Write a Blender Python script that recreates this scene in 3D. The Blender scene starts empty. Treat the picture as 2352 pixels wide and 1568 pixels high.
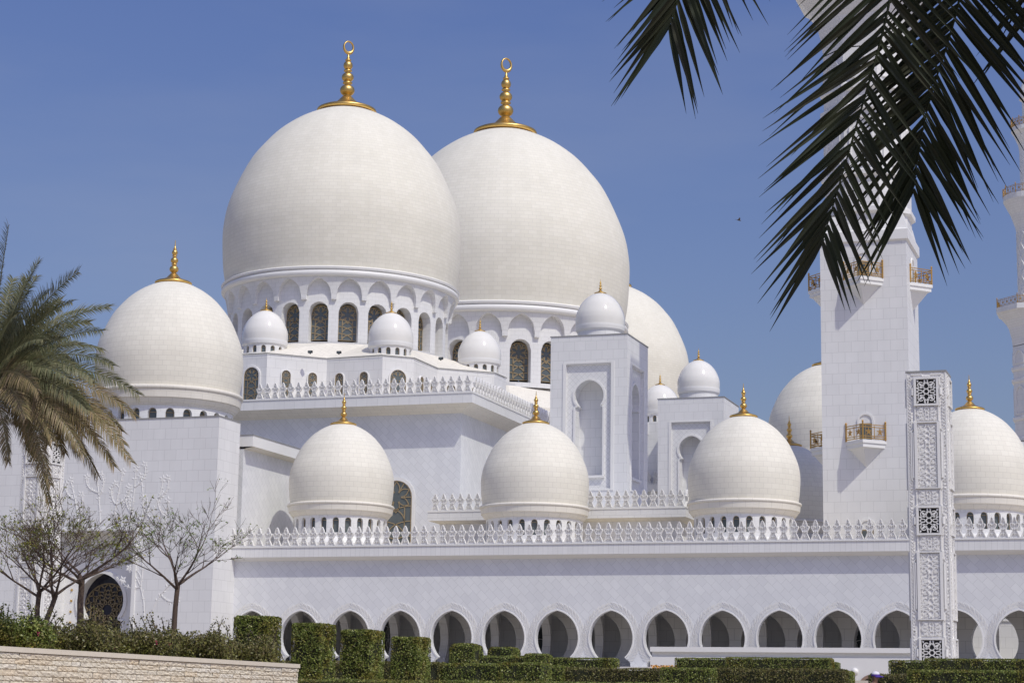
import bpy, math, random
from mathutils import Vector, Matrix
import numpy as np
rad = math.radians
S = bpy.context.scene
COL = S.collection
# ------------------------------------------------------------------ camera
FOC = 4570.0; PCX, PCY = 1176.0, 784.0            # focal length in units of a 2352 px wide frame
PSI = rad(18.8); PIT = math.atan(841/4570.0); ROLL = 0.0158; EYE = 1.65
_f0 = Vector((-math.sin(PSI), math.cos(PSI), 0)); _r0 = Vector((math.cos(PSI), math.sin(PSI), 0)); _z = Vector((0, 0, 1))
FW = _f0*math.cos(PIT) + _z*math.sin(PIT)
_u0 = _z*math.cos(PIT) - _f0*math.sin(PIT)
UPV = _u0*math.cos(ROLL) - _r0*math.sin(ROLL)
RT = _r0*math.cos(ROLL) + _u0*math.sin(ROLL)
EYEP = Vector((0, 0, EYE))
cam = bpy.data.cameras.new("camera"); camo = bpy.data.objects.new("camera", cam); COL.objects.link(camo)
cam.sensor_width = 36; cam.lens = 36*FOC/2352; cam.clip_start = 0.1; cam.clip_end = 6000
M = Matrix((RT, UPV, -FW)).transposed().to_4x4(); M.translation = EYEP
camo.matrix_world = M
S.camera = camo
# ------------------------------------------------------------------ sky, sun, exposure
SUN = Vector((2.55, -1.8, 4.25)).normalized()
w = bpy.data.worlds.new("World"); S.world = w; w.use_nodes = True
nt = w.node_tree; nt.nodes.clear()
sky = nt.nodes.new('ShaderNodeTexSky'); sky.sky_type = 'NISHITA'; sky.sun_disc = False
sky.sun_elevation = math.asin(SUN.z); sky.sun_rotation = math.atan2(SUN.x, SUN.y)
sky.air_density = 1.0; sky.dust_density = 2.6; sky.ozone_density = 5.0; sky.altitude = 0
bg = nt.nodes.new('ShaderNodeBackground'); bg.inputs[1].default_value = 0.142
wo = nt.nodes.new('ShaderNodeOutputWorld')
tint = nt.nodes.new('ShaderNodeMix'); tint.data_type = 'RGBA'; tint.blend_type = 'MULTIPLY'; tint.inputs[0].default_value = 1; 
tcs = nt.nodes.new('ShaderNodeTexCoord'); sep = nt.nodes.new('ShaderNodeSeparateXYZ'); ramp = nt.nodes.new('ShaderNodeValToRGB')
ramp.color_ramp.elements[0].position = 0.0; ramp.color_ramp.elements[0].color = (1.02, 0.86, 0.80, 1)      # dusty air low down
ramp.color_ramp.elements[1].position = 0.36; ramp.color_ramp.elements[1].color = (0.85, 0.815, 1.05, 1)
nt.links.new(tcs.outputs['Generated'], sep.inputs[0]); nt.links.new(sep.outputs[2], ramp.inputs[0]); nt.links.new(ramp.outputs[0], tint.inputs[7])
nt.links.new(sky.outputs[0], tint.inputs[6])
# faint high cirrus
cm = nt.nodes.new('ShaderNodeMapping'); cm.inputs['Scale'].default_value = (2.2, 2.2, 9.0); cm.inputs['Rotation'].default_value = (0.2, 0.1, 0.5)
cn = nt.nodes.new('ShaderNodeTexNoise'); cn.inputs['Scale'].default_value = 1.6; cn.inputs['Detail'].default_value = 5; cn.inputs['Roughness'].default_value = 0.5
cr_ = nt.nodes.new('ShaderNodeMapRange'); cr_.inputs[1].default_value = 0.48; cr_.inputs[2].default_value = 0.85; cr_.inputs[3].default_value = 0; cr_.inputs[4].default_value = 0.16
cx_ = nt.nodes.new('ShaderNodeMix'); cx_.data_type = 'RGBA'; cx_.inputs[7].default_value = (4.2, 4.3, 4.6, 1)
tc0 = nt.nodes.new('ShaderNodeTexCoord')
nt.links.new(tc0.outputs['Generated'], cm.inputs[0]); nt.links.new(cm.outputs[0], cn.inputs['Vector']); nt.links.new(cn.outputs['Fac'], cr_.inputs[0]); nt.links.new(cr_.outputs[0], cx_.inputs[0])
nt.links.new(tint.outputs[2], cx_.inputs[6]); nt.links.new(cx_.outputs[2], bg.inputs[0]); nt.links.new(bg.outputs[0], wo.inputs[0])
sl = bpy.data.lights.new("sun", 'SUN'); sl.energy = 3.2; sl.angle = rad(0.5); sl.color = (1.0, 0.968, 0.82)
so = bpy.data.objects.new("sun", sl); COL.objects.link(so)
so.rotation_euler = SUN.to_track_quat('Z', 'Y').to_euler(); so.location = (60, -40, 120)
S.view_settings.view_transform = 'Standard'; S.view_settings.look = 'None'
S.view_settings.exposure = -0.36; S.view_settings.gamma = 1.0
S.cycles.max_bounces = 8; S.cycles.diffuse_bounces = 4

# ------------------------------------------------------------------ placing helpers (pixel of a 2352x1568 frame -> metres)
def ray(x, y): return FW + RT*((x-PCX)/FOC) - UPV*((y-PCY)/FOC)
def at_depth(x, y, Z): return EYEP + ray(x, y)*Z
def on_y(x, y, Y): d = ray(x, y); return EYEP + d*(Y/d.y)
def on_x(x, y, X): d = ray(x, y); return EYEP + d*(X/d.x)
def proj(p):
    q = Vector(p)-EYEP; z = q.dot(FW)
    return PCX+FOC*q.dot(RT)/z, PCY-FOC*q.dot(UPV)/z
def z_at(X, Y, py):
    lo, hi = -20.0, 250.0
    for _ in range(50):
        m = (lo+hi)/2
        if proj((X, Y, m))[1] > py: lo = m
        else: hi = m
    return lo

# ------------------------------------------------------------------ materials
def principled(name):
    m = bpy.data.materials.new(name); m.use_nodes = True
    n = m.node_tree; b = n.nodes['Principled BSDF']
    return m, n, b
def N(n, t, **kw):
    x = n.nodes.new(t)
    for k, v in kw.items(): setattr(x, k, v)
    return x
def mat_plain(name, col, rough=0.5, metal=0.0, var=0.0, scale=3.0, spec=0.5, bump=0.0, bscale=20):
    m, n, b = principled(name)
    b.inputs['Base Color'].default_value = (*col, 1); b.inputs['Roughness'].default_value = rough
    b.inputs['Metallic'].default_value = metal; b.inputs['Specular IOR Level'].default_value = spec
    if var > 0 or bump > 0: tc = N(n, 'ShaderNodeTexCoord')
    if var > 0:
        no = N(n, 'ShaderNodeTexNoise'); no.inputs['Scale'].default_value = scale; no.inputs['Detail'].default_value = 4
        n.links.new(tc.outputs['Object'], no.inputs['Vector'])
        mx = N(n, 'ShaderNodeMix', data_type='RGBA')
        mx.inputs[6].default_value = (*[c*(1-var) for c in col], 1); mx.inputs[7].default_value = (*[min(1, c*(1+var)) for c in col], 1)
        n.links.new(no.outputs['Fac'], mx.inputs[0]); n.links.new(mx.outputs[2], b.inputs['Base Color'])
    if bump > 0:
        nb = N(n, 'ShaderNodeTexNoise'); nb.inputs['Scale'].default_value = bscale; nb.inputs['Detail'].default_value = 6
        n.links.new(tc.outputs['Object'], nb.inputs['Vector'])
        bp = N(n, 'ShaderNodeBump'); bp.inputs['Strength'].default_value = bump; bp.inputs['Distance'].default_value = 0.05
        n.links.new(nb.outputs['Fac'], bp.inputs['Height']); n.links.new(bp.outputs[0], b.inputs['Normal'])
    return m
def mat_panels(name, bw, bh, c1, c2, mortar, ms=0.02, rot=0.0, off=0.5, rough=0.5, mott=0.05, spec=0.25):
    """stone cladding: rectangular slabs with thin joints; UVs are in metres"""
    m, n, b = principled(name)
    uv = N(n, 'ShaderNodeUVMap'); mp = N(n, 'ShaderNodeMapping'); mp.inputs['Rotation'].default_value = (0, 0, rot)
    br = N(n, 'ShaderNodeTexBrick'); br.offset = off; br.inputs['Scale'].default_value = 1.0
    br.inputs['Brick Width'].default_value = bw; br.inputs['Row Height'].default_value = bh
    br.inputs['Mortar Size'].default_value = ms; br.inputs['Mortar Smooth'].default_value = 0.2
    br.inputs['Color1'].default_value = (*c1, 1); br.inputs['Color2'].default_value = (*c2, 1); br.inputs['Mortar'].default_value = (*mortar, 1)
    n.links.new(uv.outputs[0], mp.inputs[0]); n.links.new(mp.outputs[0], br.inputs['Vector'])
    no = N(n, 'ShaderNodeTexNoise'); no.inputs['Scale'].default_value = 0.22; no.inputs['Detail'].default_value = 5; no.inputs['Roughness'].default_value = 0.6
    n.links.new(mp.outputs[0], no.inputs['Vector'])
    mr = N(n, 'ShaderNodeMapRange'); mr.inputs[1].default_value = 0.3; mr.inputs[2].default_value = 0.7
    mr.inputs[3].default_value = 1-mott; mr.inputs[4].default_value = 1+mott*0.5
    n.links.new(no.outputs['Fac'], mr.inputs[0])
    ml = N(n, 'ShaderNodeMix', data_type='RGBA', blend_type='MULTIPLY'); ml.inputs[0].default_value = 1
    n.links.new(br.outputs['Color'], ml.inputs[6]); n.links.new(mr.outputs[0], ml.inputs[7])
    # rain streaks and veins: slow noise drawn out vertically
    m2 = N(n, 'ShaderNodeMapping'); m2.inputs['Scale'].default_value = (1.4, 0.10, 1); ns = N(n, 'ShaderNodeTexNoise'); ns.inputs['Scale'].default_value = 1.0; ns.inputs['Detail'].default_value = 6
    n.links.new(uv.outputs[0], m2.inputs[0]); n.links.new(m2.outputs[0], ns.inputs['Vector'])
    r2 = N(n, 'ShaderNodeMapRange'); r2.inputs[1].default_value = 0.35; r2.inputs[2].default_value = 0.7; r2.inputs[3].default_value = 0.975; r2.inputs[4].default_value = 1.01
    n.links.new(ns.outputs['Fac'], r2.inputs[0]); m3 = N(n, 'ShaderNodeMix', data_type='RGBA', blend_type='MULTIPLY'); m3.inputs[0].default_value = 1
    n.links.new(ml.outputs[2], m3.inputs[6]); n.links.new(r2.outputs[0], m3.inputs[7]); n.links.new(m3.outputs[2], b.inputs['Base Color'])
    b.inputs['Roughness'].default_value = rough; b.inputs['Specular IOR Level'].default_value = spec
    return m
def mat_leaf(name, cols, rough=0.5, patch=None):
    m, n, b = principled(name)
    g = N(n, 'ShaderNodeNewGeometry'); cr = N(n, 'ShaderNodeValToRGB')
    e = cr.color_ramp.elements
    e[0].position = 0; e[0].color = (*cols[0], 1); e[1].position = 1; e[1].color = (*cols[-1], 1)
    for i, c in enumerate(cols[1:-1]):
        x = e.new((i+1)/(len(cols)-1)); x.color = (*c, 1)
    n.links.new(g.outputs['Random Per Island'], cr.inputs[0]); n.links.new(cr.outputs[0], b.inputs['Base Color'])
    if patch:
        tc = N(n, 'ShaderNodeTexCoord'); no = N(n, 'ShaderNodeTexNoise'); no.inputs['Scale'].default_value = 1.3; no.inputs['Detail'].default_value = 3
        mr = N(n, 'ShaderNodeMapRange'); mr.inputs[1].default_value = 0.46; mr.inputs[2].default_value = 0.66
        mx = N(n, 'ShaderNodeMix', data_type='RGBA', blend_type='MULTIPLY'); mx.inputs[7].default_value = (*patch, 1)
        n.links.new(tc.outputs['Object'], no.inputs['Vector']); n.links.new(no.outputs['Fac'], mr.inputs[0]); n.links.new(mr.outputs[0], mx.inputs[0])
        n.links.new(cr.outputs[0], mx.inputs[6]); n.links.new(mx.outputs[2], b.inputs['Base Color'])
    b.inputs['Roughness'].default_value = rough; b.inputs['Specular IOR Level'].default_value = 0.3
    return m
W1, W2, WM = (0.80, 0.80, 0.80), (0.77, 0.77, 0.77), (0.67, 0.67, 0.67)
MT = dict(
 dome_big=mat_panels('dome_marble_fine', 0.85, 0.40, (0.82, 0.79, 0.695), (0.78, 0.75, 0.65), (0.69, 0.66, 0.58), 0.017, mott=0.05, rough=.6, spec=.2),
 dome_mid=mat_panels('dome_marble', 0.72, 0.44, (0.82, 0.79, 0.70), (0.78, 0.75, 0.66), (0.67, 0.64, 0.565), 0.016, mott=0.05, rough=.6, spec=.2),
 dome_small=mat_plain('glossy_white_dome', (0.80, 0.785, 0.75), 0.11, var=0.03, scale=0.8, spec=.2),
 wall=mat_panels('wall_marble', 1.1, 0.91, W1, W2, WM, 0.024),
 wall_fine=mat_panels('drum_marble', 0.75, 0.42, W1, W2, WM, 0.018),
 tile=mat_panels('diagonal_marble_tile', 0.86, 0.57, (0.79, 0.80, 0.82), (0.735, 0.745, 0.77), (0.60, 0.61, 0.63), 0.013, rot=rad(45)),
 fascia=mat_panels('fascia_marble', 0.42, 2.5, W1, W2, (0.6, 0.6, 0.6), 0.012, off=0.0),
 cream=mat_panels('soffit_marble', 1.1, 0.6, (0.80, 0.765, 0.69), (0.77, 0.735, 0.66), (0.62, 0.59, 0.53), 0.016, rough=.6, spec=.2),
 plain=mat_plain('white_marble', (0.80, 0.795, 0.78), 0.5, var=0.03, scale=0.7),
 carved=mat_plain('carved_white_stone', (0.82, 0.81, 0.79), 0.55, var=0.03, scale=2),
 carvedbg=mat_plain('carved_white_ground', (0.80, 0.785, 0.765), 0.6, var=0.04, scale=4, bump=0.2, bscale=9),
 inner=mat_panels('inner_shaded_marble', 1.1, 0.91, (0.66, 0.645, 0.62), (0.62, 0.605, 0.58), (0.45, 0.44, 0.42), 0.02),  # white marble with the arcade interior's shade put into its colour
 gold=mat_plain('gilded_metal', (0.74, 0.50, 0.17), 0.40, metal=1.0, var=0.12, scale=1.5),
 railgold=mat_plain('gold_railing', (0.52, 0.31, 0.09), 0.4, metal=0.6),
 bronze=mat_plain('bronze_frame', (0.36, 0.275, 0.16), 0.5, metal=0.2),
 glass=mat_plain('dark_window_glass', (0.105, 0.125, 0.130), 0.14, spec=0.6, var=0.3, scale=0.4),
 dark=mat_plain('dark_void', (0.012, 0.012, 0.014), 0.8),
 roof=mat_plain('roof_surface', (0.68, 0.61, 0.49), 0.8, var=0.05, scale=0.3),
 lead=mat_plain('grey_flashing', (0.30, 0.30, 0.30), 0.6),
 blackmetal=mat_plain('black_metal', (0.02, 0.02, 0.02), 0.5),
)

# ------------------------------------------------------------------ mesh builder
class MB:
    def __init__(s): s.v = []; s.f = []; s.uv = {}
    def add(s, vs, fs, uvs=None):
        o = len(s.v); s.v += [tuple(p) for p in vs]
        for i, f in enumerate(fs):
            if uvs is not None: s.uv[len(s.f)] = uvs[i]
            s.f.append(tuple(o+j for j in f))
    def quad(s, a, b, c, d): s.add([a, b, c, d], [(0, 1, 2, 3)])
    def poly(s, pts): s.add(pts, [tuple(range(len(pts)))])
    def box(s, x0, x1, y0, y1, z0, z1):
        s.add([(x0, y0, z0), (x1, y0, z0), (x1, y1, z0), (x0, y1, z0), (x0, y0, z1), (x1, y0, z1), (x1, y1, z1), (x0, y1, z1)],
              [(3, 2, 1, 0), (4, 5, 6, 7), (0, 1, 5, 4), (1, 2, 6, 5), (2, 3, 7, 6), (3, 0, 4, 7)])
    def frame_box(s, o, ex, ey, ez, sx, sy, sz):
        o = Vector(o); P = []
        for k in (0, 1):
            for (a, b) in ((-1, -1), (1, -1), (1, 1), (-1, 1)):
                P.append(o + ex*(a*sx/2) + ey*(b*sy/2) + ez*(sz*(k-0.5)))
        s.add(P, [(3, 2, 1, 0), (4, 5, 6, 7), (0, 1, 5, 4), (1, 2, 6, 5), (2, 3, 7, 6), (3, 0, 4, 7)])
    def lathe(s, prof, seg=64, c=(0, 0, 0), ru=None, a0=0.0):
        n = len(prof); R = ru or max(p[0] for p in prof); arc = [0]
        for i in range(1, n): arc.append(arc[-1]+math.hypot(prof[i][0]-prof[i-1][0], prof[i][1]-prof[i-1][1]))
        vs = []
        for j in range(seg):
            a = a0+2*math.pi*j/seg
            for r, z in prof: vs.append((c[0]+r*math.cos(a), c[1]+r*math.sin(a), c[2]+z))
        fs = []; us = []
        for j in range(seg):
            k = (j+1) % seg; u0 = R*2*math.pi*j/seg; u1 = R*2*math.pi*(j+1)/seg
            for i in range(n-1):
                fs.append((j*n+i, k*n+i, k*n+i+1, j*n+i+1)); us.append(((u0, arc[i]), (u1, arc[i]), (u1, arc[i+1]), (u0, arc[i+1])))
        s.add(vs, fs, us)
    def tube(s, pts, rs, k=6, cap=True):
        pts = [Vector(p) for p in pts]; n = len(pts)
        if not hasattr(rs, '__len__'): rs = [rs]*n
        vs = []; up = Vector((0.31, 0.17, 0.93))
        for i in range(n):
            t = (pts[min(i+1, n-1)]-pts[max(i-1, 0)])
            if t.length < 1e-9: t = Vector((0, 0, 1))
            t.normalize(); a = t.cross(up)
            if a.length < 0.05: a = t.cross(Vector((1, 0, 0)))
            a.normalize(); b = t.cross(a)
            for j in range(k):
                w_ = 2*math.pi*j/k; vs.append(pts[i]+(a*math.cos(w_)+b*math.sin(w_))*rs[i])
        fs = [(i*k+j, i*k+(j+1) % k, (i+1)*k+(j+1) % k, (i+1)*k+j) for i in range(n-1) for j in range(k)]
        if cap: fs += [tuple(range(k-1, -1, -1)), tuple((n-1)*k+j for j in range(k))]
        s.add(vs, fs)
    def strip(s, pts, wd, th, o=(0, 0, 0), ex=Vector((1, 0, 0)), ez=Vector((0, 0, 1)), nrm=Vector((0, -1, 0)), closed=False, taper=None):
        """ribbon of width wd and height th along a 2-D polyline in the plane (o, ex, ez), standing out along nrm"""
        o = Vector(o); n = len(pts); vs = []
        for i in range(n):
            if closed: a = pts[i-1]; b = pts[(i+1) % n]
            else: a = pts[max(i-1, 0)]; b = pts[min(i+1, n-1)]
            dx, dz = b[0]-a[0], b[1]-a[1]; L = math.hypot(dx, dz) or 1; nx, nz = -dz/L, dx/L
            w2 = wd/2*(taper[i] if taper else 1)
            for (sg, h) in ((-1, 0), (-1, 1), (1, 1), (1, 0)):
                vs.append(o+ex*(pts[i][0]+nx*w2*sg)+ez*(pts[i][1]+nz*w2*sg)+nrm*(th*h))
        fs = []
        for i in range(n if closed else n-1):
            j = (i+1) % n
            for q in range(3): fs.append((i*4+q, j*4+q, j*4+q+1, i*4+q+1))
        if not closed: fs += [(0, 1, 2, 3), ((n-1)*4+3, (n-1)*4+2, (n-1)*4+1, (n-1)*4)]
        s.add(vs, fs)
    def prism(s, outline, y0, y1, back=True):
        """2-D outline (x,z) extruded from y0 (front) to y1"""
        n = len(outline)
        vs = [(x, y0, z) for x, z in outline]+[(x, y1, z) for x, z in outline]
        fs = [tuple(range(n))]+([tuple(range(2*n-1, n-1, -1))] if back else [])
        fs += [(i, n+i, n+(i+1) % n, (i+1) % n) for i in range(n)]
        s.add(vs, fs)
    def build(s, name, mat, parent=None, smooth=False, local=False, auto=None):
        base = Vector((0, 0, 0))
        if parent is not None and not local:
            p = parent
            while p is not None: base = base+p.location; p = p.parent
        me = bpy.data.meshes.new(name); me.from_pydata([(x-base.x, y-base.y, z-base.z) for x, y, z in s.v], [], s.f); me.update()
        uvl = me.uv_layers.new(name='UVMap'); data = np.zeros(len(me.loops)*2, dtype=np.float32)
        if len(me.polygons) < 60000:
            for p in me.polygons:
                e = s.uv.get(p.index)
                if e:
                    for q, li in enumerate(p.loop_indices): data[2*li:2*li+2] = e[q]
                else:
                    nn = p.normal
                    if abs(nn.z) > 0.8:
                        for li, vi in zip(p.loop_indices, p.vertices): data[2*li] = s.v[vi][0]; data[2*li+1] = s.v[vi][1]
                    else:
                        L = math.hypot(nn.x, nn.y) or 1; tx, ty = -nn.y/L, nn.x/L
                        for li, vi in zip(p.loop_indices, p.vertices): data[2*li] = s.v[vi][0]*tx+s.v[vi][1]*ty; data[2*li+1] = s.v[vi][2]
        uvl.data.foreach_set('uv', data)
        if smooth: me.polygons.foreach_set('use_smooth', [True]*len(me.polygons))
        if auto is not None: me.shade_smooth() if False else None
        me.materials.append(mat)
        ob = bpy.data.objects.new(name, me); COL.objects.link(ob)
        if parent is not None: ob.parent = parent
        return ob
def tag(o, label=None, cat=None, group=None, kind=None):
    if label: o['label'] = label
    if cat: o['category'] = cat
    if group: o['group'] = group
    if kind: o['kind'] = kind
    return o
def thing(name, loc, label, cat, group=None):
    o = bpy.data.objects.new(name, None); COL.objects.link(o); o.location = loc; o.empty_display_size = 0.5
    return tag(o, label, cat, group)
def copy_tree(o, parent=None):
    c = o.copy(); COL.objects.link(c)
    if parent is not None: c.parent = parent
    for ch in list(o.children): copy_tree(ch, c)
    return c
def copy_part(o, parent, loc=None, rz=None):
    c = copy_tree(o, parent)
    if loc is not None: c.location = loc
    if rz is not None: c.rotation_euler = (0, 0, rz)
    return c
def arc_pts(cx, cz, r, a0, a1, n=10): return [(cx+r*math.cos(rad(a0+(a1-a0)*i/n)), cz+r*math.sin(rad(a0+(a1-a0)*i/n))) for i in range(n+1)]
def smooth_prof(pts, per=5):
    out = []
    for i in range(len(pts)-1):
        p0 = pts[max(i-1, 0)]; p1 = pts[i]; p2 = pts[i+1]; p3 = pts[min(i+2, len(pts)-1)]
        for k in range(per):
            t = k/per; r = []
            for d in (0, 1):
                r.append(0.5*((2*p1[d])+(-p0[d]+p2[d])*t+(2*p0[d]-5*p1[d]+4*p2[d]-p3[d])*t*t+(-p0[d]+3*p1[d]-3*p2[d]+p3[d])*t**3))
            out.append(tuple(r))
    return out+[pts[-1]]
# ------------------------------------------------------------------ ground
def gz(x, y):
    pts = [(-30, 0), (20, 0.0), (45, 0.75), (60, 1.4), (75, 2.1), (100, 2.7), (130, 3.4), (146, 4.0), (400, 4.0)]
    for (a, za), (b, zb) in zip(pts, pts[1:]):
        if y <= b: return za+(zb-za)*max(0, (y-a))/(b-a)
    return 4.0
g = MB(); ys = [-400, -30, 10, 20, 45, 60, 75, 100, 130, 146, 400, 1200, 4000]; xs = [-3000, -600, -200, -100, -60, -30, 0, 30, 100, 400, 3000]
for j in range(len(ys)-1):
    for i in range(len(xs)-1):
        g.quad(*[(xs[a], ys[b], gz(xs[a], ys[b])) for a, b in ((i, j), (i+1, j), (i+1, j+1), (i, j+1))])
tag(g.build('ground', mat_plain('pale_paving', (0.40, 0.35, 0.28), 0.85, var=0.1, scale=0.2)), kind='structure')

# ------------------------------------------------------------------ domes
DPROF = [(.955, 0), (.968, .06), (.988, .20), (1.0, .42), (.993, .55), (.965, .70), (.90, .875), (.80, 1.08), (.70, 1.215), (.585, 1.34), (.44, 1.45), (.30, 1.525), (.17, 1.575), (.05, 1.60), (.0, 1.605)]
def finial_prof(k, spike):
    p = [(.20, -.05), (.245, -.045), (.255, -.03), (.25, -.015), (.225, .0), (.16, .022), (.11, .05), (.072, .095), (.047, .125), (.032, .135)]
    def ball(zc, r, h): return [(max(.02, r*math.cos(rad(a))), zc+h*math.sin(rad(a))) for a in range(-66, 67, 12)]
    p += ball(.195, .068, .062)+[(.028, .262), (.044, .268), (.044, .28), (.026, .288)]
    p += ball(.335, .056, .052)+[(.024, .395), (.038, .40), (.038, .41), (.02, .418)]
    p += ball(.462, .043, .05)+[(.02, .512), (.028, .515), (.028, .524), (.017, .53), (.009, .57), (.004, spike)]
    return [(r*k, z*k) for r, z in p]
def window_set(hw, zs, zsp, o, ex, nrm, thick, parent, rich=True, gl=None, local=True):
    """arched pane (part) with a bronze lattice in front (sub-part); 2-D coordinates: x along ex, z up"""
    o = Vector(o); ez = Vector((0, 0, 1))
    arch = [(-hw, zs), (hw, zs)]+[(hw*math.cos(rad(a)), zsp+hw*math.sin(rad(a))) for a in range(0, 181, 15)]
    pane = MB(); pane.poly([o+ex*x+ez*z for x, z in arch])
    po = pane.build('window', gl or MT['glass'], parent, local=local)
    g = MB(); t = thick
    g.strip([(x*(1-t/hw*0.4), z) for x, z in arch], t*1.1, t*1.2, o, ex, ez, nrm, closed=True)
    if rich:
        H = zsp-zs; L = lambda pts: g.strip(pts, t, t*.8, o, ex, ez, nrm)
        xs_ = hw*.55
        if rich == 'tall' or H > 1.6*hw:
            for s_ in (-1, 1): L([(s_*xs_, zs), (s_*xs_, zsp-hw*.45)])
            n = max(2, int(round((H-hw*.3)/(hw*.95)))); dz = (H-hw*.5)/n
            for q in range(n):
                zb = zs+q*dz
                for s_ in (-1, 1): L([(s_*xs_-s_*2*xs_*k/8*1.0, zb+dz*1.15*math.sin(math.pi/2*min(1, k/8*1.05))*(1 if k < 9 else 1)) for k in range(9)] if False else
                                     [(s_*(xs_-(xs_+hw)*(1-math.cos(math.pi/2*k/8))*1.0), zb+dz*math.sin(math.pi/2*k/8)) for k in range(9)])
        # six-petalled star in the head of the window
        cz = zsp+hw*.02; r0, r1 = hw*.27, hw*.93
        for q in range(6):
            a = math.pi/2+q*math.pi/3; ca, sa = math.cos(a), math.sin(a); px, pz = -sa, ca
            for s_ in (-1, 1):
                pts = []
                for k in range(7):
                    u = k/6; rr = r0+(r1-r0)*u; off = hw*.21*math.sin(math.pi*(u*.78+.22))
                    pts.append((rr*ca+s_*off*px, cz+rr*sa+s_*off*pz))
                L(pts)
            b = a+math.pi/6
            if b < math.pi*1.05 or b > math.pi*1.95: L([(hw*.48*math.cos(b), cz+hw*.48*math.sin(b)), (hw*.95*math.cos(b), cz+hw*.95*math.sin(b))])
    else:
        g.strip([(-hw, zsp+hw*.1), (hw, zsp+hw*.1)], t, t, o, ex, ez, nrm)
    gob = g.build('window_lattice', MT['bronze'], po, local=local)
    return po
def drum_wall(mb, R, z0, z1, n, hw, zs, zsp, dep, rows=2):
    """cylinder with n round-headed recesses (angles in radians), recess centres at k*2pi/n from -Y"""
    bay = 2*math.pi/n; P = lambda a, r, z: (r*math.sin(a), -r*math.cos(a), z); mcol = 12
    for k in range(n):
        c = k*bay; Ls = [-bay/2, -(bay/2+hw)/2, -hw]; cols = [-hw+2*hw*i/mcol for i in range(mcol+1)]; Rs = [hw, (bay/2+hw)/2, bay/2]
        def q(a, b, r, za0, za1, zb0, zb1):
            mb.add([P(c+a, r, za0), P(c+b, r, zb0), P(c+b, r, zb1), P(c+a, r, za1)], [(0, 1, 2, 3)],
                   [((R*(c+a), za0), (R*(c+b), zb0), (R*(c+b), zb1), (R*(c+a), za1))])
        for seq in (Ls, Rs):
            for a, b in zip(seq, seq[1:]): q(a, b, R, z0, z1, z0, z1)
        hh = hw*R
        top = lambda t: zsp+hh*math.sqrt(max(0, 1-(t/hw)**2))
        for a, b in zip(cols, cols[1:]):
            q(a, b, R, top(a), z1, top(b), z1)
            if zs > z0+1e-4: q(a, b, R, z0, zs, z0, zs)
            mb.quad(P(c+a, R, top(a)), P(c+b, R, top(b)), P(c+b, R-dep, top(b)), P(c+a, R-dep, top(a)))
            mb.quad(P(c+a, R, zs), P(c+b, R, zs), P(c+b, R-dep, zs), P(c+a, R-dep, zs))
        for t in (-hw, hw): mb.quad(P(c+t, R, zs), P(c+t, R-dep, zs), P(c+t, R-dep, zsp), P(c+t, R, zsp))
def drum_windows(root, R, dep, n, hw, zs, zsp, thick, rich):
    r = (R-dep)*math.cos(hw)+0.02; hwm = (R-dep)*math.sin(hw)*1.04; first = None
    for k in range(n):
        if first is None:
            # built about the dome axis, facing -Y; the copies are only turned
            first = window_set(hwm, zs-0.01, zsp, (0, -r, 0), Vector((1, 0, 0)), Vector((0, -1, 0)), thick, root, rich)
        else: copy_part(first, root, rz=2*math.pi*k/n)
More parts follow.
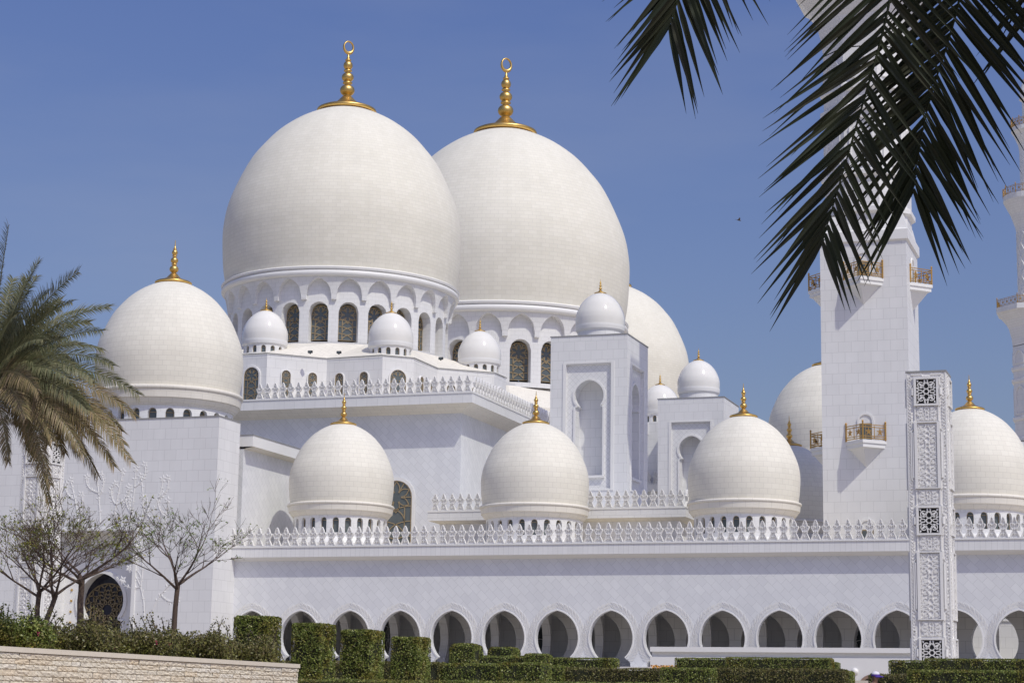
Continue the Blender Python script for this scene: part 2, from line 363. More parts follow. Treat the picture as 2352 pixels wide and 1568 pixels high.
def make_dome(kind, name, X, Y, zring, R, rot, label, group=None, cat='dome'):
    D = {'great': .62, 'medium': .66, 'small': .48, 'tower': .40}[kind]
    root = thing(name, (X, Y, zring-D*R), label, cat, group); root.rotation_euler = (0, 0, rot)
    z0 = D*R; pr = [(r*R, z0+h*R) for r, h in smooth_prof(DPROF, 5)]
    seg = 160 if kind == 'great' else 112
    sh = MB(); sh.lathe(pr, seg, ru=R); sh.build('dome_shell', MT['dome_big'] if kind == 'great' else MT['dome_mid'] if kind == 'medium' else MT['dome_small'], root, smooth=True, local=True)
    fi = MB(); fz = .83 if kind == 'great' else .88
    fi.lathe([(r*(.92 if r < .15*R else 1), z*fz+z0+1.60*R) for r, z in finial_prof(R, .60 if kind == 'great' else .66)], 32)
    fo = fi.build('finial', MT['gold'], root, smooth=True, local=True)
    if kind == 'great':
        cr = MB(); zc = z0+1.60*R+.545*R; vs = []; n, m = 40, 8
        for i in range(n):
            a = 2*math.pi*i/n; wd = .010+.016*(1-math.sin(a))/2; rr = .055 - wd*.2
            for j in range(m):
                b = 2*math.pi*j/m
                vs.append((.010*R*math.sin(b)*1.1, (rr+wd*.6*math.cos(b))*R*math.cos(a)*.86, zc+(rr+wd*.6*math.cos(b))*R*math.sin(a)))
        cr.add(vs, [(i*m+j, ((i+1) % n)*m+j, ((i+1) % n)*m+(j+1) % m, i*m+(j+1) % m) for i in range(n) for j in range(m)])
        co = cr.build('crescent', MT['gold'], fo, smooth=True, local=True); co.rotation_euler = (0, 0, rad(-38))
        ring = [(.93*R, z0+.01*R), (.985*R, z0+.012*R), (.995*R, z0+.004*R), (.99*R, z0-.012*R), (.975*R, z0-.014*R)]
        ring += [(.97*R+.022*R*math.cos(rad(a)), z0-.040*R+.026*R*math.sin(rad(a))) for a in range(80, -81, -20)]+[(.955*R, z0-.066*R), (.92*R, z0-.068*R)]
        rm = MB(); rm.lathe(ring, 160); rm.build('ring_moulding', MT['plain'], root, smooth=False, local=True)
        # band of pointed blind arches flaring out from the drum
        Rd = .905*R; Rt = .965*R; zt = z0-.066*R; zc = z0-.215*R; zlow = z0-.245*R; ab = MB(); n = 24; bay = 2*math.pi/n; ha = .415*bay; e = .30
        P = lambda a, r, z: (r*math.sin(a), -r*math.cos(a), z)
        Hh = .138*R
        def Rf(z): s_ = max(0, (z-zlow)/(zt-zlow)); return Rd+.026*R+(Rt-Rd-.026*R)*s_**1.5
        def zl(t):
            if abs(t) >= ha: return zlow
            u = abs(t)/ha; return zc+Hh*math.sqrt(max(0, (1+e)**2-(u+e)**2))/math.sqrt(1+2*e)
        for k in range(n):
            c = (k)*bay
            cs = [-bay/2, -ha-1e-5]+[-ha+1e-5+(2*ha-2e-5)*i/18 for i in range(19)]+[ha+1e-5, bay/2]
            for a, b in zip(cs, cs[1:]):
                la, lb = zl(a), zl(b); nr = 5
                for i in range(nr):
                    za0 = la+(zt-la)*i/nr; za1 = la+(zt-la)*(i+1)/nr; zb0 = lb+(zt-lb)*i/nr; zb1 = lb+(zt-lb)*(i+1)/nr
                    ab.add([P(c+a, Rf(za0), za0), P(c+b, Rf(zb0), zb0), P(c+b, Rf(zb1), zb1), P(c+a, Rf(za1), za1)], [(0, 1, 2, 3)],
                           [((Rd*(c+a), za0), (Rd*(c+b), zb0), (Rd*(c+b), zb1), (Rd*(c+a), za1))])
                ab.quad(P(c+a, Rf(la), la), P(c+b, Rf(lb), lb), P(c+b, Rd-.01, lb), P(c+a, Rd-.01, la))
        ab.build('arch_band', MT['wall_fine'], root, local=True)
        # slim raised rim round every blind arch
        dr = MB(); hw = .0875
        zs = z0-.555*R; zsp = z0-.262*R-hw*Rd; drum_wall(dr, Rd, 0, zt, 24, hw, zs-.03*R, zsp, .085*R)
        dr.build('drum', MT['wall_fine'], root, local=True)
        drum_windows(root, Rd, .085*R, 24, hw, zs, zsp-.01*R, .0062*R, 'tall')
    elif kind == 'medium':
        rm = MB(); ring = [(.93*R, z0+.012*R), (.99*R, z0+.012*R)]+[(.995*R+.026*R*math.cos(rad(a)), z0-.018*R+.028*R*math.sin(rad(a))) for a in range(90, -91, -20)]
        ring += [(1.0*R, z0-.05*R), (.985*R, z0-.15*R), (.965*R, z0-.155*R), (.955*R, z0-.18*R), (.93*R, z0-.215*R), (.915*R, z0-.225*R), (.912*R, z0-.24*R), (.88*R, z0-.242*R)]
        rm.lathe(ring, 112); rm.build('ring_moulding', MT['cream'], root, local=True)
        dr = MB(); hw = .066; Rd = .89*R; zs = z0-.57*R; zsp = z0-.285*R-hw*Rd
        drum_wall(dr, Rd, 0, z0-.238*R, 24, hw, zs, zsp, .07*R); dr.build('drum', MT['wall_fine'], root, local=True)
        pb = MB(); pb.lathe([(.86*R, .015*R), (.915*R, .012*R), (.96*R, -.03*R), (1.0*R, -.10*R), (1.0*R, -.25*R)], 64, ru=R); pb.build('plinth', MT['plain'], root, local=True)
        drum_windows(root, Rd, .07*R, 24, hw, zs, zsp, .009*R, False)
    else:
        rm = MB(); b = .20*R
        rm.lathe([(.97*R, z0+b+.004*R), (.998*R, z0+b+.002*R), (1.0*R, z0+b*.6), (.985*R, z0+.0), (.965*R, z0-.02*R), (.94*R, z0-.06*R), (.93*R, z0-.07*R), (.88*R, z0-.075*R)], 96)
        rm.build('ring_moulding', MT['plain'], root, local=True)
        if kind == 'small':
            dr = MB(); hw = .11; Rd = .92*R; zs = 0.06*R; zsp = z0-.10*R-hw*Rd
            drum_wall(dr, Rd, 0, z0-.07*R, 14, hw, zs, zsp, .10*R); dr.build('drum', MT['plain'], root, local=True)
            drum_windows(root, Rd, .10*R, 14, hw, zs, zsp, .02*R, False)
        else:
            dr = MB(); dr.lathe([(.91*R, z0-.07*R), (.91*R, .06*R), (1.0*R, .0), (.2*R, .0)], 96, ru=R); dr.build('drum', MT['wall'], root, local=True)
    return root
def relabel(o, label, name=None): o['label'] = label; return o
# the three great domes stand in one line running away from the camera
KD = 1.08
d1 = at_depth(783, 672, 201.8*KD); d2 = at_depth(1153, 750, 256.2*KD); d3 = at_depth(1404, 933, 309*KD)
D1R, D2R = 12.1*KD, 16.37*KD
ROT = rad(-2.0)
D1 = make_dome('great', 'great_dome', d1.x, d1.y, d1.z, D1R, ROT, 'nearest great white dome, standing left of the tallest one, ringed by small domes', 'great domes of the prayer hall')
def place_copy(src, X, Y, Z, scale, label, group=None):
    c = copy_tree(src); c.location = (X, Y, Z); c.scale = (scale,)*3; c['label'] = label
    if group: c['group'] = group
    return c
k2 = D2R/D1R
place_copy(D1, d2.x, d2.y, d2.z-.62*D2R, k2, 'biggest great white dome with a crescent finial, half hidden behind the nearest great dome', 'great domes of the prayer hall')
place_copy(D1, d3.x, d3.y, d3.z-.62*D1R, 1.0, 'farthest great white dome, only its right edge showing behind the arched tower', 'great domes of the prayer hall')
# medium domes on the arcade roof, 18 m apart
AR = 4.62
pa = [on_y(783, 1161, 161), on_y(1228, 1164, 161), on_y(1709, 1157, 161), on_y(2233, 1149, 161)]
ag = 'domes along the arcade roof'
A1 = make_dome('medium', 'arcade_dome', pa[0].x, 161, pa[0].z-.05, AR, rad(3), 'white dome on the arcade roof in front of the tall arched bronze window', ag)
for p, lb in zip(pa[1:], ('white dome on the arcade roof at the foot of the nearer arched tower', 'white dome on the arcade roof just left of the near minaret', 'white dome on the arcade roof right of the carved pillar, cut by the frame')):
    place_copy(A1, p.x, 161, 18.43-.66*AR, 1.0, lb, ag)
p = at_depth(1815, 1203, 181); place_copy(A1, p.x, p.y, p.z-.66*4.55, .985, 'shaded grey dome behind the minaret, in its shadow, gold finial above', ag)
p = at_depth(1902, 1052, 215); place_copy(A1, p.x, p.y, p.z-.66*6.45, 6.45/AR, 'cream dome half hidden behind the left edge of the near minaret', ag)
gd = at_depth(386, 910, 178)
make_dome('medium', 'gate_dome', gd.x, gd.y, gd.z, 168.5*178/FOC, rad(1), 'large cream dome above the gate block, beside the date palm')
# ------------------------------------------------------------------ star shaped base under the nearest great dome
STR = rad(-3.0)
def star_pts(ro, w_, ri, cx, cy):
    P = []
    for k in range(8):
        a = STR+k*math.pi/4; ca, sa = math.cos(a), math.sin(a)
        for s_ in (-1, 1): P.append((cx+ro*sa+s_*w_*ca, cy-ro*ca+s_*w_*sa))
        b = a+math.pi/8; P.append((cx+ri*math.sin(b), cy-ri*math.cos(b)))
    return P
# ------------------------------------------------------------------ merlons (one mesh, many copies)
MP = 0.83
def merlon_mesh():
    hwp = MP; H = 1.58
    half = [(.5, .02), (.46, .06), (.40, .13), (.335, .20), (.30, .235), (.29, .26), (.25, .28), (.205, .31), (.235, .38), (.32, .47), (.41, .56), (.45, .61), (.435, .655), (.38, .685), (.30, .68), (.205, .66), (.235, .71), (.225, .77), (.16, .86), (.075, .95), (0, 1.0)]
    R_ = [(x*hwp, z*H) for x, z in half]; full = [(.5*hwp, 0)]+R_+[(-x, z) for x, z in R_[-2::-1]]+[(-.5*hwp, 0)]
    b = MB(); b.prism(full, -.06, .06)
    ins = [(x*.84, (z-.02)*.975+.03) for x, z in full[1:-1]]
    b.strip(ins, .05, .09, o=(0, -.06, 0))
    for s_ in (-1, 1):
        for (cx, cz, r, a0, a1) in ((.11, .58, .10, -60, 200), (.10, .36, .08, -90, 170), (.10, .15, .09, -30, 230), (.05, .80, .06, -90, 120)):
            b.strip([(s_*(cx*hwp+r*math.cos(rad(a0+(a1-a0)*i/8))*hwp*.9), cz*H+r*math.sin(rad(a0+(a1-a0)*i/8))*H*.62) for i in range(9)], .035, .09, o=(0, -.06, 0))
    b.strip([(0, .08*H), (0, .7*H)], .04, .04, o=(0, -.06, 0))
    return b
_mer = {}
def merlons(parent, p0, p1, zb, scale=1.0):
    """row of merlons from p0 to p1 (plan points), faces to the right-hand side of travel"""
    v = Vector((p1[0]-p0[0], p1[1]-p0[1])); L = v.length; n = max(1, int(round(L/(MP*scale)))); st = L/n; v.normalize(); rz = math.atan2(v.y, v.x)
    base = Vector((0, 0, 0)) if parent is None else parent.location
    for i in range(n):
        q = (p0[0]+v.x*st*(i+.5)-base.x, p0[1]+v.y*st*(i+.5)-base.y, zb-base.z)
        if 'm' not in _mer:
            o = merlon_mesh().build('merlon', MT['carved'], parent, local=True); _mer['m'] = o
        else:
            o = _mer['m'].copy(); COL.objects.link(o); o.parent = parent
        o.location = q; o.rotation_euler = (0, 0, rz); o.scale = (st/MP*.995, 1, scale)
# ------------------------------------------------------------------ prayer hall with star shaped upper storey
wc = on_y(1060, 948, 178); HX = wc.x; HYF = 178.0; HZ = 29.48; OV = 1.7
hall = thing('prayer_hall', (HX, HYF, 4.0), 'high white prayer hall with deep eaves and a merlon parapet under the nearest great dome', 'building')
h = MB(); XL = -125.0; YB = 345.0
h.box(XL, HX, HYF, YB, 4.0, HZ); h.build('wall', MT['tile'], hall)
ev = MB(); ex0, ey0 = HX+OV, HYF-OV; zf, zt_ = 30.2, 31.12
ev.quad((XL, HYF, HZ), (HX, HYF, HZ), (ex0, ey0, zf), (XL, ey0, zf)); ev.quad((HX, HYF, HZ), (HX, YB, HZ), (ex0, YB, zf), (ex0, ey0, zf))
ev.build('soffit', MT['cream'], hall)
fa = MB(); fa.quad((XL, ey0, zf), (ex0, ey0, zf), (ex0, ey0, zt_), (XL, ey0, zt_)); fa.quad((ex0, ey0, zf), (ex0, YB, zf), (ex0, YB, zt_), (ex0, ey0, zt_))
fa.build('fascia', MT['wall'], hall)
ro = MB(); ro.quad((XL, ey0, zt_), (ex0, ey0, zt_), (ex0, YB, zt_), (XL, YB, zt_)); ro.build('roof', MT['roof'], hall)
pr = MB(); pr.box(XL, ex0+.06, ey0-.06, ey0+.25, zt_+.004, zt_+.16); pr.box(ex0-.25, ex0+.06, ey0+.25, YB, zt_+.004, zt_+.16); pr.build('parapet_rail', MT['plain'], hall)
merlons(hall, (ex0-27.5*MP, ey0+.1), (ex0-.1, ey0+.1), zt_+.16)
merlons(hall, (ex0-.1, ey0+.5), (ex0-.1, ey0+.5+44*MP), zt_+.16)
# upper storey: eight piers joined by walls folded inwards
ZS = 35.95
sp = star_pts(19.0, 1.65, 15.6, d1.x, d1.y)
st = MB(); n = len(sp)
for i in range(n):
    a, b = sp[i], sp[(i+1) % n]; st.quad((a[0], a[1], zt_-.1), (b[0], b[1], zt_-.1), (b[0], b[1], ZS), (a[0], a[1], ZS))
st.build('upper_storey', MT['wall'], hall)
cp = MB()
spo = star_pts(19.08, 1.72, 15.68, d1.x, d1.y)
for i in range(n):
    a, b = spo[i], spo[(i+1) % n]; cp.quad((a[0], a[1], ZS), (b[0], b[1], ZS), (b[0], b[1], ZS+.09), (a[0], a[1], ZS+.09))
cp.build('roof_edge', MT['lead'], hall)
sk = MB(); Rs = .935*D1R; zt2 = d1.z-.60*D1R
for i in range(n):
    a, b = sp[i], sp[(i+1) % n]
    aa = math.atan2(a[0]-d1.x, -(a[1]-d1.y)); bb = math.atan2(b[0]-d1.x, -(b[1]-d1.y))
    if bb < aa-1e-6: bb += 2*math.pi
    A_ = (d1.x+Rs*math.sin(aa), d1.y-Rs*math.cos(aa), zt2); B_ = (d1.x+Rs*math.sin(bb), d1.y-Rs*math.cos(bb), zt2)
    sk.quad((a[0], a[1], ZS+.10), (b[0], b[1], ZS+.10), B_, A_)
sk.build('sloping_roof', MT['cream'], hall)
def wall_window(parent, P, ang, hw, zs, zsp, thick, rich=True, proud=.02):
    """arched window lying on a wall through plan point P whose outward normal makes ang with -Y"""
    ex = Vector((math.cos(ang), math.sin(ang), 0)); nr = Vector((math.sin(ang), -math.cos(ang), 0))
    o = Vector((P[0], P[1], 0))+nr*proud
    b = parent.location
    po = window_set(hw, zs-b.z, zsp-b.z, (o.x-b.x, o.y-b.y, 0), ex, nr, thick, parent, rich)
    sr = MB(); arch = [(hw, zs), (hw, zsp)]+[(hw*math.cos(rad(a)), zsp+hw*math.sin(rad(a))) for a in range(15, 166, 15)]+[(-hw, zsp), (-hw, zs)]
    sr.strip([(x*1.12, zsp+(z-zsp)*(1.12 if z > zsp else 1)-b.z) for x, z in arch], hw*.2, .14, (o.x-b.x-nr.x*.02, o.y-b.y-nr.y*.02, 0), ex, Vector((0, 0, 1)), nr)
    sr.build('window_surround', MT['plain'], po, local=True)
    return po
for k in (0, 1, 2, 7):
    a = STR+k*math.pi/4
    c = (d1.x+19.0*math.sin(a), d1.y-19.0*math.cos(a)); wall_window(hall, c, a, .82, zt_+.1, ZS-2.35+.2, .05)
    i = 3*k+1
    for j, (u, v) in enumerate(((sp[i % n], sp[(i+1) % n]), (sp[(i+1) % n], sp[(i+2) % n]))):
        dx, dy = v[0]-u[0], v[1]-u[1]; an = math.atan2(dy, dx)
        for f in ((.32, .76) if j == 0 else (.24, .68)):
            wall_window(hall, (u[0]+dx*f, u[1]+dy*f), an, .46, zt_+.1, ZS-2.0, .04)
# roof floodlights: small black boxes standing on the upper storey edge
fl = None
for (fx, fy) in ((712, 825), (778, 829), (1012, 850)):
    q = at_depth(fx, fy, 198.5 if fx < 900 else 201)
    if fl is None:
        fl = thing('floodlight', (q.x, q.y, ZS+.1), 'small black floodlight on the edge of the upper storey roof', 'floodlight', 'floodlights on the upper roof')
        b = MB(); b.box(-.22, .22, -.12, .12, .1, .34); b.box(-.05, .05, -.05, .05, 0, .1); b.build('housing', MT['blackmetal'], fl, local=True)
        b = MB(); b.box(-.18, .18, -.14, -.12, .13, .31); b.build('lens', MT['glass'], fl, local=True)
    else:
        c = copy_tree(fl); c.location = (q.x, q.y, ZS+.1)
# small domes on the piers
SR = 2.30; sgrp = 'small glossy domes round the nearest great dome'
lab = ['leftmost small glossy white dome, between the gate dome and the great drum', 'small glossy white dome in front of the middle of the great drum windows', 'small glossy white dome at the right edge of the nearest great drum']
first = None
for k, lb in enumerate(lab):
    a = STR+k*math.pi/4; X, Y = d1.x+16.6*math.sin(a), d1.y-16.6*math.cos(a); zr = ZS+.15+.48*SR
    if first is None: first = make_dome('small', 'small_dome', X, Y, zr, SR, a, lb, sgrp)
    else: c = place_copy(first, X, Y, zr-.48*SR, 1.0, lb); c.rotation_euler = (0, 0, a)
q = at_depth(1516, 955, 236); place_copy(first, q.x, q.y, q.z-.48*SR, 1.02, 'small glossy white dome seen between the two arched towers')
# stair block below the dome between the towers
sb = thing('roof_block', (q.x, q.y, 8), 'plain white roof block between the two arched towers, carrying a small dome', 'building')
b = MB(); b.box(q.x-3.0, q.x+3.0, q.y-3.0, q.y+3.0, 8, q.z-.48*SR-.02); b.build('wall', MT['wall'], sb)
b = MB(); b.box(q.x-3.6, q.x+3.6, q.y-3.8, q.y-3.02, 26.6, 27.4); b.build('cornice', MT['plain'], sb)
merlons(sb, (q.x-3.3, q.y-3.6), (q.x+3.3, q.y-3.6), 27.4)
wall_window(sb, (q.x-1.2, q.y-3.0), 0, .5, q.z-2.6, q.z-1.6, .08, False)
# bases of the other two great domes
for dd, RR, nm, lb in ((d2, D2R, 'dome_base', 'stepped white base under the biggest great dome'), (d3, D1R, 'dome_base', 'white base under the farthest great dome')):
    zb = dd.z-.62*RR; t = thing(nm, (dd.x, dd.y, 30), lb, 'building')
    b = MB(); b.lathe([(.93*RR, zb+.1), (1.22*RR, zb-3.2), (1.22*RR, 31.0)], 8, c=(dd.x, dd.y, 0), a0=rad(22.5)); b.build('sloping_roof', MT['cream'], t)
# ------------------------------------------------------------------ lower annex with its own parapet
ax0, ax1, ay = -64.2, -40.55, 166.0; az = 18.72
an = thing('annex', (ax1, ay, 12), 'low white block with merlon parapet between the arcade domes and the arched towers', 'building')
b = MB(); b.box(ax0+.85, ax1-.85, ay+.85, 186, 12, az-1.0); b.build('wall', MT['wall'], an)
b = MB(); zb_ = az-.75; w0, w1, wy = ax0+.85, ax1-.85, ay+.85
b.quad((w0, wy, az-1.0), (w1, wy, az-1.0), (ax1, ay, zb_), (ax0, ay, zb_)); b.quad((w1, wy, az-1.0), (w1, 186, az-1.0), (ax1, 186, zb_), (ax1, ay, zb_)); b.quad((w0, wy, az-1.0), (w0, 186, az-1.0), (ax0, 186, zb_), (ax0, ay, zb_))
b.build('soffit', MT['cream'], an)
b = MB(); b.box(ax0, ax1, ay, 186, zb_, az); b.build('fascia', MT['wall'], an)
b = MB(); b.box(ax0-.05, ax1+.05, ay-.05, 186, az+.004, az+.14); b.build('parapet_rail', MT['plain'], an)
merlons(an, (ax0+.25, ay+.15), (ax1-.1, ay+.15), az+.14, .97)
merlons(an, (ax1-.1, ay+.3), (ax1-.1, 180), az+.14, .97)
# ------------------------------------------------------------------ wing between gate block and hall, sloping away
wg = on_y(547, 1003, 156); wX = -77.2
wing = thing('wing_block', (wX, 155, 6), 'plain white wing wall with shaded eaves between the gate block and the prayer hall', 'building')
wz = z_at(wX+.9, 156, 1003)
b = MB(); b.box(wX-14, wX, 155, HYF-.02, 6, wz-1.15); b.build('wall', MT['tile'], wing)
b = MB(); b.quad((wX, 155, wz-1.15), (wX, HYF-.02, wz-1.15), (wX+.9, HYF-.02, wz-.95), (wX+.9, 155, wz-.95)); b.build('soffit', MT['cream'], wing)
b = MB(); b.box(wX-14, wX+.9, 154.9, HYF-.02, wz-.95, wz); b.build('fascia', MT['plain'], wing)
b = MB(); b.box(wX-14, wX+.95, 154.85, HYF-.02, wz+.004, wz+.07); b.build('roof_edge', MT['lead'], wing)
# tall arched windows in the hall front (the left-hand one shows beside the arcade dome)
wp = on_y(915, 1160, HYF); zt3 = z_at(wp.x, HYF, 1104); ww = 1.62
wall_window(hall, (wp.x-.2, HYF), 0, ww, zt3-ww-6.6, zt3-ww, .08, 'tall', .05)
# ------------------------------------------------------------------ arched towers
def keyhole(hw, H, n=10):
    """keyhole arch: list of (x, z) from left foot over the apex to the right foot, z from 0 at the foot"""
    r = hw*1.0; zc = H-r*1.12
    pts = []
    for i in range(n+1):
        u = i/n; a = rad(-38+(128)*u); x = r*math.cos(a); z = zc+r*math.sin(a)*(1.0 if a < 0 else 1.0+.12*u*u)
        pts.append((x, z))
    right = [(hw*.93, 0), (hw*.93, zc-r*.75), (hw*.78, zc-r*.66)]+pts
    right[-1] = (0, H)
    return [(-x, z) for x, z in right]+[(x, z) for x, z in right[-2::-1]]
def arch_tower(X0, X1, Y0, zb, zt, domeR, label, dlabel):
    W_ = X1-X0; t = thing('arched_tower', (X0, Y0, zb), label, 'tower', 'arched towers beside the hall'); Hs = zt-zb
    b = MB()
    fw0, fz0, fz1 = .185*W_, .14*W_, Hs-1.5*W_*.13*2   # recess panel inset
    pz1 = Hs-.36*W_; px = .205*W_
    aw = .192*W_; ah = 1.22*W_; az0 = Hs-.54*W_-ah; pz0 = az0-.16*W_
    rec = .28; deep = .24*W_
    kh = [(x+W_/2, z+az0) for x, z in keyhole(aw, ah)]
    def face(T):
        # outer wall with a rectangular hole
        for (a0, a1, c0, c1) in ((0, px, 0, Hs), (W_-px, W_, 0, Hs), (px, W_-px, 0, pz0), (px, W_-px, pz1, Hs)):
            b.quad(T(a0, 0, c0), T(a1, 0, c0), T(a1, 0, c1), T(a0, 0, c1))
        for (p, q) in (((px, pz0), (W_-px, pz0)), ((W_-px, pz0), (W_-px, pz1)), ((W_-px, pz1), (px, pz1)), ((px, pz1), (px, pz0))):
            b.quad(T(p[0], 0, p[1]), T(q[0], 0, q[1]), T(q[0], rec, q[1]), T(p[0], rec, p[1]))
    def inner(T, mb, mb2):
        # recessed panel with the keyhole cut out: left and right halves
        m = len(kh)//2
        mb.poly([T(px, rec, pz0), T(W_/2, rec, pz0), T(W_/2, rec, az0)]+[T(x, rec, z) for x, z in kh[:m+1]]+[T(W_/2, rec, pz1), T(px, rec, pz1)])
        mb.poly([T(W_-px, rec, pz0), T(W_-px, rec, pz1), T(W_/2, rec, pz1)]+[T(x, rec, z) for x, z in kh[m:]]+[T(W_/2, rec, az0), T(W_/2, rec, pz0)])
        for (p, q) in zip(kh, kh[1:]): mb2.quad(T(p[0], rec, p[1]), T(q[0], rec, q[1]), T(q[0], deep, q[1]), T(p[0], deep, p[1]))
        mb2.quad(T(kh[0][0], rec, az0), T(kh[-1][0], rec, az0), T(kh[-1][0], deep, az0), T(kh[0][0], deep, az0))
        mb2.quad(T(W_/2-aw*1.02, deep, az0-.5), T(W_/2+aw*1.02, deep, az0-.5), T(W_/2+aw*1.02, deep, pz1), T(W_/2-aw*1.02, deep, pz1))
    Tf = [lambda x, d, z: (X0+x, Y0+d, zb+z), lambda x, d, z: (X1-d, Y0+x, zb+z), lambda x, d, z: (X1-x, Y0+W_-d, zb+z), lambda x, d, z: (X0+d, Y0+W_-x, zb+z)]
    pan = MB(); ni = MB()
    for T in Tf: face(T); inner(T, pan, ni)
    b.quad((X0, Y0, zt), (X1, Y0, zt), (X1, Y0+W_, zt), (X0, Y0+W_, zt))
    b.build('wall', MT['wall'], t); pan.build('recessed_panel', MT['tile_small'], t); ni.build('niche', MT['wall'], t)
    for T, ex, nr in ((Tf[0], Vector((1, 0, 0)), Vector((0, -1, 0))), (Tf[1], Vector((0, 1, 0)), Vector((1, 0, 0)))):
        o = Vector(T(0, 0, 0)); f = MB()
        fr = [(px-.14, pz0-.14), (W_-px+.14, pz0-.14), (W_-px+.14, pz1+.14), (px-.14, pz1+.14)]
        f.strip(fr, .34, .07, o, ex, Vector((0, 0, 1)), nr, closed=True); f.build('panel_frame', MT['plain'], t)
        f = MB(); f.strip([((x-W_/2)*1.06+W_/2, z) for x, z in kh], .20, .10, o-nr*rec, ex, Vector((0, 0, 1)), nr)
        f.strip([(kh[0][0]-.2, az0-.1), (kh[-1][0]+.2, az0-.1)], .22, .3, o-nr*rec, ex, Vector((0, 0, 1)), nr); f.build('arch_moulding', MT['plain'], t)
    e = MB(); e.box(X0-.06, X1+.06, Y0-.06, Y0+W_+.06, zt+.004, zt+.10); e.build('roof_edge', MT['lead'], t)
    cx, cy = X0+W_/2, Y0+W_/2
    make_dome('tower', 'tower_dome', cx, cy, zt+.42*domeR+.1, domeR, 0, dlabel, 'domes on the arched towers')
MT['tile_small'] = mat_panels('small_diagonal_tile', 0.42, 0.42, W1, W2, (0.60, 0.60, 0.60), 0.014, rot=rad(45), off=0.0)
a_ = on_y(1265.5, 775.6, 180.28); b_ = on_y(1441, 766.5, 180.28)
arch_tower(a_.x, b_.x, 180.28, 18.0, 36.9, 2.42, 'nearer tall white tower with keyhole arch niches and a glossy dome', 'glossy white dome on top of the nearer arched tower, against the biggest great dome')
a_ = on_y(1511, 918, 215.33); b_ = on_y(1663, 910.6, 215.33)
arch_tower(a_.x, b_.x, 215.33, 17.2, 36.1, 2.42, 'farther tall white tower with keyhole arch niche, partly behind an arcade dome', 'glossy white dome on top of the farther arched tower, against the sky')
# ------------------------------------------------------------------ arcade
AY = 153.6; AZB = 5.0; AP = 4.505; apex = 9.42; ZC = 14.62
ax_c = on_y(1404, 1398, AY).x
centers = [ax_c+AP*k for k in range(-8, 13)]
xl, xr = -77.4, centers[-1]+AP/2
arc = thing('arcade', (ax_c, AY, 4.0), 'long white arcade with a row of horseshoe arches, diagonal tiles and merlon parapet', 'building')
HA = [(0, 0), (.2, -.05), (.48, -.15), (.78, -.31), (1.05, -.52), (1.28, -.77), (1.47, -1.05), (1.61, -1.36), (1.71, -1.68), (1.77, -2.0), (1.78, -2.3), (1.75, -2.6), (1.68, -2.88), (1.57, -3.14), (1.44, -3.38), (1.29, -3.58), (1.13, -3.74), (1.20, -3.82), (1.34, -3.88), (1.5, -4.0), (1.58, -4.15), (1.60, -4.42)]
def arch_path(c, s=1.0): return [(c-x*s, apex+z*s) for x, z in HA[::-1]]+[(c+x*s, apex+z*s) for x, z in HA[1:]]
def arch_wall(cs, y0, y1, x_left, x_right, zt, mat, name, s=1.0, parent=arc, ap=AP):
    b = MB(); edges = [x_left]+[(p+q)/2 for p, q in zip(cs, cs[1:])]+[x_right]
    for c, e0, e1 in zip(cs, edges, edges[1:]):
        path = arch_path(c, s); zb = path[0][1]; m = len(path)//2
        for y in (y0, y1):
            b.poly([(e0, y, zb)]+[(x, y, z) for x, z in path[:m+1]]+[(c, y, zt), (e0, y, zt)])
            b.poly([(e1, y, zb), (e1, y, zt), (c, y, zt)]+[(x, y, z) for x, z in path[m:]])
        for p, q in zip(path, path[1:]): b.quad((p[0], y0, p[1]), (q[0], y0, q[1]), (q[0], y1, q[1]), (p[0], y1, p[1]))
    b.quad((x_left, y0, 4), (x_left, y1, 4), (x_left, y1, zt), (x_left, y0, zt)); b.quad((x_right, y0, 4), (x_right, y1, 4), (x_right, y1, zt), (x_right, y0, zt))
    return b.build(name, mat, parent)
ZW = 13.55
arch_wall(centers, AY, AY+.55, xl, xr, ZW, MT['tile'], 'wall')
b = MB(); cy0 = AY-.7; zf0 = 13.83
b.quad((xl, AY, ZW), (xr, AY, ZW), (xr, cy0+.05, zf0), (xl, cy0+.05, zf0)); b.build('soffit', MT['plain'], arc)
b = MB(); b.box(xl, xr, cy0, AY+1.2, zf0, ZC); b.build('fascia', MT['fascia'], arc)
b = MB(); b.box(xl, xr, cy0-.07, AY-.35, ZC+.004, ZC+.13); b.build('parapet_rail', MT['plain'], arc)
merlons(arc, (xl+.1, cy0+.1), (xl+.1+88*MP, cy0+.1), ZC+.13)
b = MB(); b.box(xl, -19.0, AY+1.2, 178, ZC-.6, ZC-.05); b.box(-19.0, xr, AY+1.2, 166, ZC-.6, ZC-.05); b.build('roof', MT['roof'], arc)
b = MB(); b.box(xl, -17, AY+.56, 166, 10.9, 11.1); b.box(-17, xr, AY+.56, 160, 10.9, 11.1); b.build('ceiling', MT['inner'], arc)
b = MB(); b.box(xl, xr, AY-1.2, 200, 4.0, 4.98); b.build('floor', mat_plain('marble_floor', (0.68, 0.66, 0.63), .4), arc)
